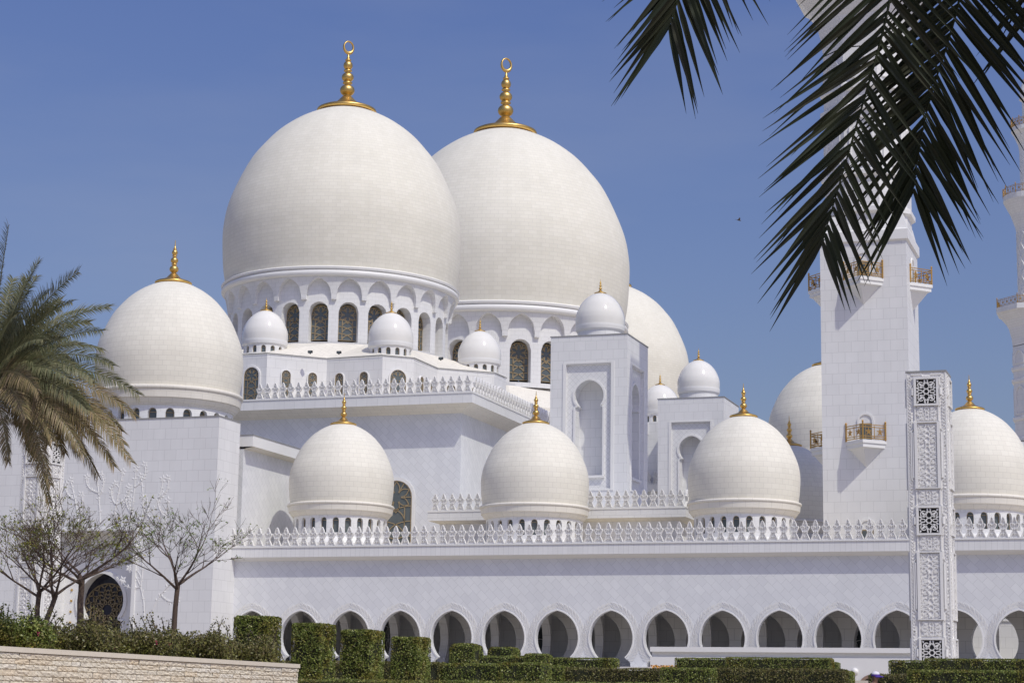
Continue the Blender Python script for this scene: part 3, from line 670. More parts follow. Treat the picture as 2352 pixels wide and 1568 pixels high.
# arch mouldings and carved palm leaves, one set per bay
mo0 = lf0 = None
for c in centers:
    if mo0 is None:
        b = MB(); b.strip([(x*1.03, z+4.42+.03) for x, z in [(q[0]-c, q[1]-apex) for q in arch_path(c)][5:-5]], .10, .09, (0, 0, 0))
        mo0 = b.build('arch_moulding', MT['plain'], arc, local=True)
        b = MB(); pth = [(q[0]-c, q[1]-apex) for q in arch_path(c)]; m = len(pth)//2
        for s_ in (-1, 1):
            half = [(x, z) for x, z in HA[:17]]
            acc = [0]
            for p, q in zip(half, half[1:]): acc.append(acc[-1]+math.hypot(q[0]-p[0], q[1]-p[1]))
            d_ = .12
            while d_ < acc[-1]:
                i = max(k for k in range(len(acc)) if acc[k] <= d_); i = min(i, len(half)-2); u = (d_-acc[i])/(acc[i+1]-acc[i])
                p, q = half[i], half[i+1]; x = p[0]+(q[0]-p[0])*u; z = p[1]+(q[1]-p[1])*u; tx, tz = q[0]-p[0], q[1]-p[1]; L = math.hypot(tx, tz); tx, tz = tx/L, tz/L; nx, nz = -tz, tx
                for (g0, g1, lean) in ((.17, .40, -.30), (.40, .63, .30)):
                    P0 = (s_*(x+nx*g0), z+nz*g0+4.42); ln = (g1-g0)
                    b.strip([P0, (s_*(x+nx*(g0+ln*.5)-tx*abs(lean)*.45), z+nz*(g0+ln*.5)-tz*abs(lean)*.45+4.42), (s_*(x+nx*g1-tx*abs(lean)), z+nz*g1-tz*abs(lean)+4.42)], .055, .03, taper=[.5, 1, .25])
                d_ += .115
        lf0 = b.build('carved_leaf_border', MT['carved'], arc, local=True)
        for o_ in (mo0, lf0): o_.location = (c-arc.location.x, AY-arc.location.y, apex-4.42-arc.location.z)
    else:
        for o_ in (mo0, lf0):
            q = o_.copy(); COL.objects.link(q); q.location = (c-arc.location.x, AY-arc.location.y, apex-4.42-arc.location.z)
# corridor behind: second row of piers and the back wall with dark lattice doors
c2 = [ax_c+AP*k for k in range(-9, 12)]
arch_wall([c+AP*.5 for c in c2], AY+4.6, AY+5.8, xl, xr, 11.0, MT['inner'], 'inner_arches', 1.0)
b = MB(); b.box(xl, -17.2, AY+8.6, AY+9.0, 4.9, 11.0); b.build('back_wall', MT['wall'], arc)
dk = None
for ic, c in enumerate(c2):
    if c > -19 or ic % 3 != 1: continue
    if dk is None:
        b = MB(); pth = [(x*.62, 4.1+z*.95) for x, z in HA[:17]]
        b.poly([(x, 0, z) for x, z in pth]+[(-x, 0, z) for x, z in pth[:0:-1]])
        dk = b.build('lattice_door', MT['glass'], arc, local=True); dk.location = (c-arc.location.x, AY+8.55-arc.location.y, 1.0)
        b = MB()
        for i in range(3):
            for s_ in (-1, 1): b.strip(arc_pts(s_*.35, .9+i*1.05, .5, -60, 240, 12), .05, .04)
        b.strip([(0, .4), (0, 3.8)], .05, .04); b.build('lattice', MT['plain'], dk, local=True).location = (0, -.02, 0)
    else: copy_part(dk, arc, (c-arc.location.x, AY+8.55-arc.location.y, 1.0))
# transverse ribs: an arched cross wall at every pier
rb0 = None
for c in centers[:-1]:
    x = c+AP/2-.35
    if rb0 is None:
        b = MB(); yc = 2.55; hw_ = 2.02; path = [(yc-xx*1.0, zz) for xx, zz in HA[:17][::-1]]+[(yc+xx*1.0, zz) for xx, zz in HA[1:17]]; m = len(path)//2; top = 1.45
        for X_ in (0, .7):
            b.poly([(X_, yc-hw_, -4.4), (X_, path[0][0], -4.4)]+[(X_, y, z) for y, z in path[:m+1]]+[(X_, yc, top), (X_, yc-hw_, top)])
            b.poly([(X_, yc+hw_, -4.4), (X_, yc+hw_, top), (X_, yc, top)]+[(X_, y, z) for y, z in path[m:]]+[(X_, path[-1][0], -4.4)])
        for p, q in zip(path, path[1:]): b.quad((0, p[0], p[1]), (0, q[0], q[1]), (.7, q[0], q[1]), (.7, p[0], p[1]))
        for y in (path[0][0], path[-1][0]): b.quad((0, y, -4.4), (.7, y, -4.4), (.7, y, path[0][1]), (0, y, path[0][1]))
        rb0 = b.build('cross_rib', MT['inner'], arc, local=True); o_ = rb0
    else: o_ = rb0.copy(); COL.objects.link(o_)
    o_.location = (x-arc.location.x, AY+.02-arc.location.y, 9.42-arc.location.z)
# sunlit court wall seen through the last bays
cw = thing('court_wall', (-10, 172, 4), 'bright sunlit white court wall seen through the arches right of the carved pillar', 'wall')
b = MB(); b.box(-21, 16, 174, 174.5, 4.97, 9.5); b.build('wall', MT['wall'], cw)
b = MB(); b.box(-21, 16, 173.9, 174.6, 9.504, 9.7); b.build('coping', MT['plain'], cw)
# ------------------------------------------------------------------ gate block on the left
gl = on_y(504, 956, 149.6); GY = 149.6; GX1 = gl.x; GX0 = GX1-27.0; GZ = gl.z
gate = thing('gate_block', (GX1-11, GY, 4), 'tall white gate block with carved flowers and a recessed doorway below the cream dome', 'building')
c_portal = on_y(214, 1350, GY).x; pz = on_y(260, 1220, GY).z; px1 = on_y(305, 1300, GY).x; pw = px1-c_portal
b = MB(); GD = 4.0; dpt = 1.5
for (x0, x1, z0, z1) in ((GX0, c_portal-pw, 4, GZ), (c_portal+pw, GX1, 4, GZ), (c_portal-pw, c_portal+pw, pz, GZ)):
    b.quad((x0, GY, z0), (x1, GY, z0), (x1, GY, z1), (x0, GY, z1))
b.quad((GX1, GY, 4), (GX1, GY+GD, 4), (GX1, GY+GD, GZ), (GX1, GY, GZ)); b.quad((GX0, GY, 4), (GX0, GY+GD, 4), (GX0, GY+GD, GZ), (GX0, GY, GZ))
b.quad((GX0, GY, GZ), (GX1, GY, GZ), (GX1, GY+GD, GZ), (GX0, GY+GD, GZ)); b.quad((GX0, GY+GD, 4), (GX1, GY+GD, 4), (GX1, GY+GD, GZ), (GX0, GY+GD, GZ))
for sx in (-1, 1): b.quad((c_portal+sx*pw, GY, 4), (c_portal+sx*pw, GY+dpt, 4), (c_portal+sx*pw, GY+dpt, pz), (c_portal+sx*pw, GY, pz))
b.quad((c_portal-pw, GY, pz), (c_portal+pw, GY, pz), (c_portal+pw, GY+dpt, pz), (c_portal-pw, GY+dpt, pz))
b.build('wall', MT['wall'], gate)
b = MB(); b.box(GX0-.05, GX1+.06, GY-.06, GY+GD+.02, GZ+.004, GZ+.08); b.build('roof_edge', MT['lead'], gate)
b = MB(); r_ = pw*.62; za = z_at(c_portal, GY+dpt, 1312)
kh = [(x, z) for x, z in keyhole(r_*.98, za-4.2, 14)]; m = len(kh)//2
b.poly([(c_portal-pw, GY+dpt, 4)]+[(c_portal+x, GY+dpt, 4.2+z) for x, z in kh[:m+1]]+[(c_portal, GY+dpt, pz), (c_portal-pw, GY+dpt, pz)])
b.poly([(c_portal+pw, GY+dpt, 4), (c_portal+pw, GY+dpt, pz), (c_portal, GY+dpt, pz)]+[(c_portal+x, GY+dpt, 4.2+z) for x, z in kh[m:]])
for p, q in zip(kh, kh[1:]): b.quad((c_portal+p[0], GY+dpt, 4.2+p[1]), (c_portal+q[0], GY+dpt, 4.2+q[1]), (c_portal+q[0], GY+dpt+1.2, 4.2+q[1]), (c_portal+p[0], GY+dpt+1.2, 4.2+p[1]))
b.build('portal_panel', MT['plain'], gate)
b = MB(); b.strip([(x*1.04, z) for x, z in kh], .30, .16, (c_portal, GY+dpt, 4.2)); b.build('arch_moulding', MT['plain'], gate)
b = MB(); b.poly([(c_portal+x*1.02, GY+dpt+1.1, 4.2+z) for x, z in kh]); dw = b.build('door_glass', mat_plain('deep_blue_glass', (0.012, 0.014, 0.03), 0.2), gate)
b = MB(); zc = 4.2+(za-4.2)*.62
for ring_r, cnt, rr in ((.34, 10, .17), (.66, 14, .17), (.86, 18, .15)):
    for k in range(cnt):
        a = 2*math.pi*(k+.5*(ring_r > .5))/cnt; R0 = r_*ring_r
        for s_ in (-1, 1):
            pts = [(R0*(.62+.5*u)*math.cos(a)-s_*r_*rr*math.sin(math.pi*u)*math.sin(a), R0*(.62+.5*u)*math.sin(a)+s_*r_*rr*math.sin(math.pi*u)*math.cos(a)) for u in [i/8 for i in range(9)]]
            if max(math.hypot(*p) for p in pts) < r_*1.02: b.strip(pts, .10, .06, (c_portal, GY+dpt+1.05, zc))
b.strip(arc_pts(0, 0, r_*.97, -40, 220, 30), .12, .06, (c_portal, GY+dpt+1.05, zc)); b.build('door_lattice', mat_plain('dark_bronze', (0.20, 0.155, 0.085), 0.5), dw)
gd0 = None
for i in range(9):
    for xx, sc in ((c_portal+pw*.80, 1), (c_portal-pw*.80, 1)):
        zz = 4.6+i*.92
        if zz > pz-2.2: continue
        if gd0 is None:
            b = MB(); b.box(-.09, .09, -.05, 0, -.09, .09); b.box(-.05, .05, -.09, -.05, -.05, .05); gd0 = b.build('gold_stud', MT['gold'], gate, local=True); o_ = gd0
        else: o_ = gd0.copy(); COL.objects.link(o_)
        o_.location = (xx-gate.location.x, GY+dpt-.01-gate.location.y, zz-4)
# carved flowers and stems climbing the gate wall
rnd = random.Random(5); fb = MB()
def leaf(mb, x, z, ang, ln, o, ex, nr, wd=.5):
    ca, sa = math.cos(ang), math.sin(ang)
    pts = []
    for u, s_ in ((0, 0), (.25, 1), (.55, 1), (1, 0), (.55, -1), (.25, -1)):
        k = wd*ln*.42*(1 if u < .3 else .85); pts.append((x+ln*u*ca-s_*k*sa, z+ln*u*sa+s_*k*ca))
    P = [o+ex*a+Vector((0, 0, 1))*c for a, c in pts]; c0 = o+ex*(x+ln*.45*ca)+Vector((0, 0, 1))*(z+ln*.45*sa)+nr*.035
    n0 = len(P); mb.add(P+[c0], [(i, (i+1) % n0, n0) for i in range(n0)])
go = Vector((0, GY, 0)); gex = Vector((1, 0, 0)); gn = Vector((0, -1, 0))
def stem(x, z, ang, ln, curl, dep=0):
    pts = [(x, z)]; n_ = 16
    for i in range(n_):
        ang += curl*(.5+i/n_)/n_+rnd.uniform(-.05, .05); x += math.cos(ang)*ln/n_; z += math.sin(ang)*ln/n_; pts.append((x, z))
        if i > 1 and i % 2 == 0:
            for s_ in (-1, 1):
                if rnd.random() < .75: leaf(fb, x, z, ang+s_*rnd.uniform(.5, 1.1), rnd.uniform(.22, .42), go, gex, gn)
    fb.strip(pts, .09, .04, go, gex, Vector((0, 0, 1)), gn, taper=[1-.6*i/n_ for i in range(n_+1)])
    for k in range(5): leaf(fb, x, z, ang+k*1.256, .42, go, gex, gn, .7)
    if dep == 0:
        for s_ in (-1, 1):
            k = rnd.randint(4, 11); stem(pts[k][0], pts[k][1], ang+s_*1.0, ln*.45, -s_*1.6, 1)
for (fx, fy, an_, ln, cu) in ((330, 1415, 1.5, 4.5, .9), (350, 1400, 1.2, 4.0, -1.2), (325, 1330, 1.5, 4.2, .6), (318, 1240, 1.35, 5.5, .5), (330, 1215, 1.0, 4.6, .5), (300, 1215, 1.55, 5.2, -.1), (340, 1260, .9, 4.5, .7), (230, 1200, 1.7, 4.6, .3), (260, 1205, 1.5, 4.6, -.3), (180, 1205, 1.75, 4.0, .4)):
    q = on_y(fx, fy, GY); stem(q.x, q.z, an_, ln, cu)
b = fb; b.build('carved_flowers', MT['plain'], gate)
b = MB(); b.strip([(px1+.18, 4), (px1+.18, pz+.18), (c_portal-pw-.18, pz+.18), (c_portal-pw-.18, 4)], .36, .10, (0, GY, 0)); b.build('portal_frame', MT['plain'], gate)
# ------------------------------------------------------------------ minaret (local origin on its axis at z = 0)
def make_minaret(X, Y, label):
    t = thing('minaret', (X, Y, 0), label, 'minaret', 'minarets'); hw = 3.68; z1 = 42.2
    b = MB(); b.box(-hw, hw, -hw, hw, 3.9, z1); b.build('square_shaft', MT['wall'], t, local=True)
    def sqprof(mb, prof):
        for (r0, za), (r1, zb) in zip(prof, prof[1:]):
            A_ = [(-r0, -r0, za), (r0, -r0, za), (r0, r0, za), (-r0, r0, za)]; B_ = [(-r1, -r1, zb), (r1, -r1, zb), (r1, r1, zb), (-r1, r1, zb)]
            for i in range(4): mb.quad(A_[i], A_[(i+1) % 4], B_[(i+1) % 4], B_[i])
    def octp(mb, prof, n=8, a0=22.5):
        k = 1/math.cos(math.pi/n); mb.lathe([(r*k, z) for r, z in prof], n, a0=rad(a0))
    b = MB(); sqprof(b, [(hw, z1-.9), (hw+.18, z1-.75), (hw+.18, z1+.1), (hw+.02, z1+.25), (hw-.05, z1+.5), (hw-.3, z1+1.6)]); b.build('cornice', MT['plain'], t, local=True)
    ro_ = hw-.12
    b = MB(); octp(b, [(ro_, z1), (ro_, 58.9)]); b.build('octagon_shaft', MT['wall'], t, local=True)
    for zz in (44.2, 47.5, 53.4, 55.3):
        b = MB(); octp(b, [(ro_, zz-.3), (ro_+.30, zz-.1), (ro_+.30, zz+.3), (ro_, zz+.45)]); b.build('ledge', MT['plain'], t, local=True)
    for k in range(8):
        a = k*math.pi/4; ex = Vector((math.cos(a), math.sin(a), 0)); nr = Vector((math.sin(a), -math.cos(a), 0)); o = nr*(ro_+.0)
        for (za, zb) in ((48.3, 52.6), (56.2, 58.2)):
            b = MB(); b.strip([(-.95, za), (.95, za), (.95, zb-.9), (.5, zb-.2), (0, zb), (-.5, zb-.2), (-.95, zb-.9)], .16, .14, o, ex, Vector((0, 0, 1)), nr, closed=True); b.build('blind_arch', MT['plain'], t, local=True)
    # first gallery: the octagon flares out
    b = MB(); octp(b, [(ro_, 59.0), (ro_+.12, 60.2), (ro_+.5, 61.8), (ro_+1.1, 63.0), (ro_+1.9, 64.0), (ro_+2.25, 64.2), (ro_+2.25, 65.0), (1.5, 65.0)]); b.build('gallery_corbel', MT['wall_fine'], t, local=True)
    rg = ro_+2.1
    def railing(mb, corners, zf, hgt=1.25, closed=True):
        n_ = len(corners); seg = n_ if closed else n_-1
        for i in range(n_):
            c = corners[i]; mb.tube([(c[0], c[1], zf), (c[0], c[1], zf+hgt+.18)], .075, 6); mb.lathe([(.02, hgt+.36), (.1, hgt+.26), (.02, hgt+.16)], 8, c=(c[0], c[1], zf))
        for i in range(seg):
            a = Vector((*corners[i], zf)); c = Vector((*corners[(i+1) % n_], zf)); ex = (c-a).normalized(); L = (c-a).length; nr = Vector((ex.y, -ex.x, 0))
            for hh in (.12, .30, hgt-.22, hgt-.02): mb.strip([(0, hh), (L, hh)], .065, .06, a, ex, Vector((0, 0, 1)), nr)
            npn = max(1, int(round(L/.95))); pw_ = L/npn
            for j in range(npn):
                u0 = j*pw_
                mb.strip([(u0+pw_*.0, .12), (u0, hgt-.1)], .05, .06, a, ex, Vector((0, 0, 1)), nr)
                cc = (u0+pw_/2, (.30+hgt-.22)/2); r = min(pw_, hgt-.5)*.36
                for k in range(5):
                    an_ = math.pi/2+k*2*math.pi/5
                    mb.strip([(cc[0], cc[1]), (cc[0]+r*.6*math.cos(an_+.3), cc[1]+r*.6*math.sin(an_+.3)), (cc[0]+r*1.15*math.cos(an_), cc[1]+r*1.15*math.sin(an_)), (cc[0]+r*.6*math.cos(an_-.3), cc[1]+r*.6*math.sin(an_-.3)), (cc[0], cc[1])], .05, .04, a, ex, Vector((0, 0, 1)), nr)
    def ngon(r, n_, off): return [(r/math.cos(math.pi/n_)*math.cos(rad(off)+2*math.pi*i/n_), r/math.cos(math.pi/n_)*math.sin(rad(off)+2*math.pi*i/n_)) for i in range(n_)]
    b = MB(); railing(b, ngon(rg, 8, 22.5), 65.0); b.build('gallery_railing', MT['railgold'], t, local=True)
    rc = 2.55; b = MB(); vs = []; n_, hgt_ = 32, 40
    b.lathe([(rc+.25, 64.3), (rc+.25, 65.6), (rc, 66.0), (rc, 77.4)], 40); b.build('round_shaft', MT['wall_fine'], t, local=True)
    b = MB()
    for k in range(12):
        for s_ in (-1, 1):
            pts = [Vector(((rc+.02)*math.cos(2*math.pi*k/12+s_*u*2.2), (rc+.02)*math.sin(2*math.pi*k/12+s_*u*2.2), 66.2+11.0*u)) for u in [i/16 for i in range(17)]]
            b.tube(pts, .09, 4)
    b.build('twisted_ribs', MT['plain'], t, local=True)
    b = MB(); b.lathe([(rc, 77.2), (rc+.2, 78.2), (rc+.8, 80.0), (rc+1.6, 81.6), (rc+1.9, 82.2), (rc+1.9, 83.0), (1.2, 83.0)], 40); b.build('gallery_corbel', MT['wall_fine'], t, local=True)
    b = MB(); railing(b, ngon(rc+1.75, 12, 0), 83.0); b.build('gallery_railing', MT['railgold'], t, local=True)
    b = MB(); b.lathe([(1.75, 83.0), (1.75, 90.5), (1.9, 91.5), (2.5, 93.0), (2.9, 93.6), (2.9, 94.2), (.5, 94.2)], 32); b.build('upper_shaft', MT['plain'], t, local=True)
    b = MB(); railing(b, ngon(2.8, 12, 0), 94.2); b.build('gallery_railing', MT['railgold'], t, local=True)
    b = MB(); b.lathe([(1.1, 94.2), (1.1, 98.6), (1.5, 98.9), (1.5, 99.2), (1.35, 99.3), (1.42, 100.2), (1.1, 101.4), (.4, 102.4)], 24); b.build('lantern', MT['plain'], t, local=True)
    b = MB(); b.lathe([(r*3.2, 102.3+z*3.2) for r, z in finial_prof(1.0, .9)], 16); b.build('finial', MT['gold'], t, smooth=True, local=True)
    # doors and triangular balconies, one per face and level
    bal0 = door0 = None
    for zl, has in ((38.1, True), (24.15, True), (15.2, False)):
        for k in range(4):
            rz = k*math.pi/2
            if door0 is None:
                d = MB(); out = [(-.62, 0), (.62, 0), (.62, 1.75)]+[(.62*math.cos(rad(a)), 1.75+.62*math.sin(rad(a))) for a in range(15, 166, 15)]+[(-.62, 1.75)]
                d.strip([(x, z) for x, z in out[1:]]+[(-.62, 0)], .17, .10, (0, -hw, 0))
                d.poly([(x, -hw-.006, z) for x, z in out])
                door0 = d.build('doorway', MT['plain'], t, local=True)
                d = MB(); d.box(-.52, .52, -hw-.05, -hw-.02, 0, 1.55); dd = d.build('door_frame', MT['bronze'], door0, local=True)
                d = MB(); d.box(-.42, -.05, -hw-.07, -hw-.045, .1, 1.45); d.box(.05, .42, -hw-.07, -hw-.045, .1, 1.45); d.build('door_pane', MT['glass'], door0, local=True)
                o_ = door0
            else: o_ = copy_tree(door0, t)
            o_.location = (0, 0, zl+.0); o_.rotation_euler = (0, 0, rz)
            if not has: continue
            if bal0 is None:
                e = 1.72; d = MB(); A_ = [(-e, -hw), (0, -hw-e), (e, -hw)]
                for (r0, za, r1, zb) in ((1, 0, 1, -.28), (1, -.28, .93, -.30), (.93, -.30, .93, -.62), (.93, -.62, .75, -.72), (.75, -.72, .0, -2.2)):
                    P_ = [(x*r0, -hw+(y+hw)*r0, za) for x, y in A_]; Q_ = [(x*r1, -hw+(y+hw)*r1, zb) for x, y in A_]
                    d.quad(P_[0], P_[1], Q_[1], Q_[0]); d.quad(P_[1], P_[2], Q_[2], Q_[1])
                d.poly([(x, y, 0) for x, y in A_])
                bal0 = d.build('balcony', MT['plain'], t, local=True)
                d = MB(); railing(d, [(-e*.96, -hw-.06), (0, -hw-e*.96), (e*.96, -hw-.06)], 0, 1.28, closed=False); d.build('balcony_railing', MT['railgold'], bal0, local=True)
                o_ = bal0
            else: o_ = copy_tree(bal0, t)
            o_.location = (0, 0, zl); o_.rotation_euler = (0, 0, rz)
    return t
mn = make_minaret(-25.22, 170.62, 'near white minaret with gold balconies, partly covered by hanging palm fronds')
fp = at_depth(2382, 800, 309); c = copy_tree(mn); c.location = (fp.x, fp.y, -1.0); c['label'] = 'distant white minaret at the right frame edge with round gold railed galleries'
# ------------------------------------------------------------------ carved light pillars
def arabesque(mb, w_, h_, o, ex, nr, th=.05, cell=None, seed=1):
    """interlaced circles, leaves and stems filling a w_ x h_ panel, mirrored left to right"""
    o = Vector(o); ez = Vector((0, 0, 1)); cell = cell or w_/2; nz = max(1, int(round(h_/(2*cell)))); cz = h_/nz; sw = .042*w_/1.0+.014
    L = lambda pts, wd=1.0: mb.strip(pts, sw*wd, th, o, ex, ez, nr)
    clip = lambda pts: [(max(-w_/2, min(w_/2, x)), max(0, min(h_, z))) for x, z in pts]
    for j in range(nz):
        zc = (j+.5)*cz; r = min(w_, cz)/2
        if cell > .5: L(arc_pts(0, zc, r*.26, 0, 360, 20))
        else: L([(0, zc-r*.4), (r*.22, zc), (0, zc+r*.4), (-r*.22, zc), (0, zc-r*.4)])
        for s_ in (-1, 1):
            for t_ in (-1, 1):
                L(clip([(s_*x, zc+t_*z) for x, z in arc_pts(w_/2, cz/2, r*.88, 180, 270, 12)]))
                L(clip([(s_*x, zc+t_*z) for x, z in arc_pts(w_*.27, cz*.27, r*.30, -150, 130, 14)]), .85)
                L(clip([(0, zc+t_*r*.95), (s_*r*.22, zc+t_*r*.72), (s_*r*.30, zc+t_*r*.45), (s_*r*.10, zc+t_*r*.26)]), .9)
                L(clip([(s_*w_*.49, zc), (s_*w_*.36, zc+t_*r*.16), (s_*w_*.24, zc+t_*r*.14), (s_*w_*.16, zc)]), .9)
                for (lx, lz, an_, ln) in ((.20, .22, 45, .26), (.40, .38, 70, .20), (.34, .10, 20, .16), (.09, .40, 100, .18)):
                    a = rad(an_); x = s_*lx*w_; z = zc+t_*lz*cz; ca, sa = s_*math.cos(a), t_*math.sin(a); ln *= w_
                    P = [(x, z), (x+ln*.4*ca-ln*.24*sa, z+ln*.4*sa+ln*.24*ca), (x+ln*ca, z+ln*sa), (x+ln*.4*ca+ln*.24*sa, z+ln*.4*sa-ln*.24*ca)]
                    P = clip(P); mb.add([o+ex*a_+ez*c_+nr*(th*1.15) for a_, c_ in P], [(0, 1, 2, 3)])
def make_pillar(X, Y, H, Wd, label):
    t = thing('carved_pillar', (X, Y, 3.5), label, 'pillar', 'carved light pillars'); hwd = Wd/2; Hh = H-3.5
    b = MB(); b.box(-hwd, hwd, -hwd, hwd, 0, Hh); b.build('shaft', MT['carvedbg'], t, local=True)
    b = MB(); b.box(-hwd-.05, hwd+.05, -hwd-.05, hwd+.05, Hh+.004, Hh+.10); b.build('cap', MT['lead'], t, local=True)
    mod = 7.4; pwid = Wd*.50
    # heights from the top: (kind, top, bottom)
    lay = []
    zt = Hh-.42
    while zt > 1.0:
        lay += [('pierced', zt, zt-1.38), ('short', zt-1.55, zt-2.35), ('tall', zt-2.55, zt-6.15), ('short', zt-6.35, zt-7.15)]; zt -= 7.38
    lay = [(k, a, max(b_, .1)) for k, a, b_ in lay if a > .6]
    cache = {}
    for f in range(4):
        rz = f*math.pi/2
        for i, (kind, za, zb) in enumerate(lay):
            key = i
            if key in cache: copy_part(cache[key], t, (0, 0, zb), rz); continue
            hh = za-zb; y = -hwd; b = MB(); ex = Vector((1, 0, 0)); nr = Vector((0, -1, 0))
            b.box(-pwid/2, pwid/2, y-.03, y-.012, 0, hh)
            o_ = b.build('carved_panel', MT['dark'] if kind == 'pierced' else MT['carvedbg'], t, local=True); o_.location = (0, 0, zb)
            b = MB()
            if kind == 'pierced': arabesque(b, pwid, hh, (0, y-.02, 0), ex, nr, .07)
            elif kind == 'short': arabesque(b, pwid, hh, (0, y-.02, 0), ex, nr, .06, cell=hh/2)
            else: arabesque(b, pwid, hh, (0, y-.02, 0), ex, nr, .06, cell=hh/6.0)
            b.build('carving', MT['carved'], o_, local=True)
            if kind != 'short':
                b = MB(); b.strip([(-pwid/2-.08, -.08), (pwid/2+.08, -.08), (pwid/2+.08, hh+.08), (-pwid/2-.08, hh+.08)], .17, .15, (0, y, 0), ex, Vector((0, 0, 1)), nr, closed=True)
                if kind == 'tall':
                    for s_ in (-1, 1): b.tube([(s_*(pwid/2+.24), y-.05, .5), (s_*(pwid/2+.24), y-.05, hh-.5)], .062, 8)
                else:
                    for s_ in (-1, 1): b.tube([(s_*(pwid/2+.24), y-.06, .48), (s_*(pwid/2+.24), y-.06, hh-.48)], .075, 8)
                b.build('panel_frame', MT['carved'], o_, local=True)
            cache[key] = o_
        if 'edge' in cache: copy_part(cache['edge'], t, (0, 0, 0), rz)
        else:
            # stepped fillets and low relief scrolls up both margins of the face
            b = MB(); y = -hwd; ex = Vector((1, 0, 0)); nr = Vector((0, -1, 0)); r2 = random.Random(3)
            for s_ in (-1, 1):
                pts = []
                for kind, za, zb in lay:
                    if kind == 'short': pts += [(s_*(pwid/2+.10), za), (s_*(pwid/2+.10), zb)]
                    else: pts += [(s_*(pwid/2+.20), za+.1), (s_*(pwid/2+.20), za-.28), (s_*(pwid/2+.34), za-.42), (s_*(pwid/2+.34), zb+.42), (s_*(pwid/2+.20), zb+.28), (s_*(pwid/2+.20), zb-.1)]
                b.strip(pts, .07, .07, (0, y, 0), ex, Vector((0, 0, 1)), nr)
                b.strip([(s_*(hwd-.03), .0), (s_*(hwd-.03), Hh)], .06, .03, (0, y, 0), ex, Vector((0, 0, 1)), nr)
                z = .2
                while z < Hh-.2:
                    xx = s_*(hwd-.16); r = .085
                    b.strip(arc_pts(xx, z, r, r2.uniform(0, 180), r2.uniform(250, 480), 7), .035, .045, (0, y, 0), ex, Vector((0, 0, 1)), nr)
                    leaf(b, xx, z, r2.uniform(0, 6.28), .2, Vector((0, y-.0, 0)), ex, nr); z += .19
            b.strip([(-pwid/2-.3, Hh-.12), (-.25, Hh-.12), (-.2, Hh-.22), (.2, Hh-.22), (.25, Hh-.12), (pwid/2+.3, Hh-.12)], .06, .06, (0, y, 0), ex, Vector((0, 0, 1)), nr)
            cache['edge'] = b.build('margin_carving', MT['carved'], t, local=True)
    return t
q1 = at_depth(2126, 1100, 113)
pl = make_pillar(q1.x+.15, q1.y+1.1, 20.92, 2.22, 'tall carved white pillar standing in front of the arcade, right of the near minaret')
q2 = at_depth(80, 1100, 148); c = copy_tree(pl); c.location = (q2.x, q2.y+1.0, 3.5); c.rotation_euler = (0, 0, rad(-6)); c['label'] = 'carved white pillar showing two faces at the left, half hidden by the date palm'
# ------------------------------------------------------------------ low white ramp wall before the arcade
r0 = on_y(1493, 1485, 147); rw = thing('ramp_wall', (r0.x, 147, 4), 'low plain white wall with a shaded groove in front of the arcade, lit unevenly', 'wall')
zt = 6.36; xe = on_y(2125, 1485, 147).x
b = MB(); b.box(r0.x, xe, 147, 147.9, zt-.36, zt); b.build('coping', MT['plain'], rw)
b = MB(); b.box(r0.x+.05, xe, 147.42, 147.85, zt-.74, zt-.36); b.build('groove', MT['plain'], rw)
b = MB(); b.box(r0.x, xe, 147.02, 147.9, 2.5, zt-.74); b.build('wall', MT['plain'], rw)
q = on_y(2004, 1582, 147.0); b = MB(); b.strip([(q.x+.95*math.cos(rad(a)), q.z+.95*math.sin(rad(a))) for a in range(0, 181, 12)], .22, .12, (0, 147.02, 0)); b.build('arch_rim', mat_plain('brown_arch_rim', (0.30, 0.20, 0.15), .6), rw)
b = MB(); b.poly([(q.x+.86*math.cos(rad(a)), 147.005, q.z+.86*math.sin(rad(a))) for a in range(0, 181, 12)]); b.build('arch_opening', MT['dark'], rw)
q = on_y(1963, 1541, 146.9); lm = thing('wall_lamp', (q.x, 147.02, q.z), 'round white half-globe lamp on the low ramp wall', 'lamp')
b = MB(); b.lathe([(.25*math.cos(rad(a)), .25*math.sin(rad(a))) for a in range(-90, 91, 15)], 20); b.build('globe', MT['plain'], lm, smooth=True, local=True)
b = MB(); b.lathe([(.27, -.02), (.27, .03), (.2, .03)], 20); o_ = b.build('rim', MT['plain'], lm, local=True); o_.rotation_euler = (rad(90), 0, 0)
# security camera behind the merlons
q = on_y(1634, 1222, AY-.2); cc = thing('security_camera', (q.x, AY-.2, ZC+.1), 'small dark security camera on a pole behind the arcade merlons', 'camera')
b = MB(); b.tube([(0, .3, 0), (0, .3, 1.15), (0, .1, 1.3)], .05, 6); b.build('pole', MT['blackmetal'], cc, local=True)
b = MB(); b.box(-.09, .09, -.28, .12, 1.2, 1.38); b.build('housing', MT['plain'], cc, local=True)
b = MB(); b.lathe([(.0, 0), (.06, .0), (.06, .03), (0, .03)], 10, c=(0, 0, 0)); o_ = b.build('lens', MT['blackmetal'], cc, local=True); o_.location = (0, -.29, 1.29); o_.rotation_euler = (rad(90), 0, 0)
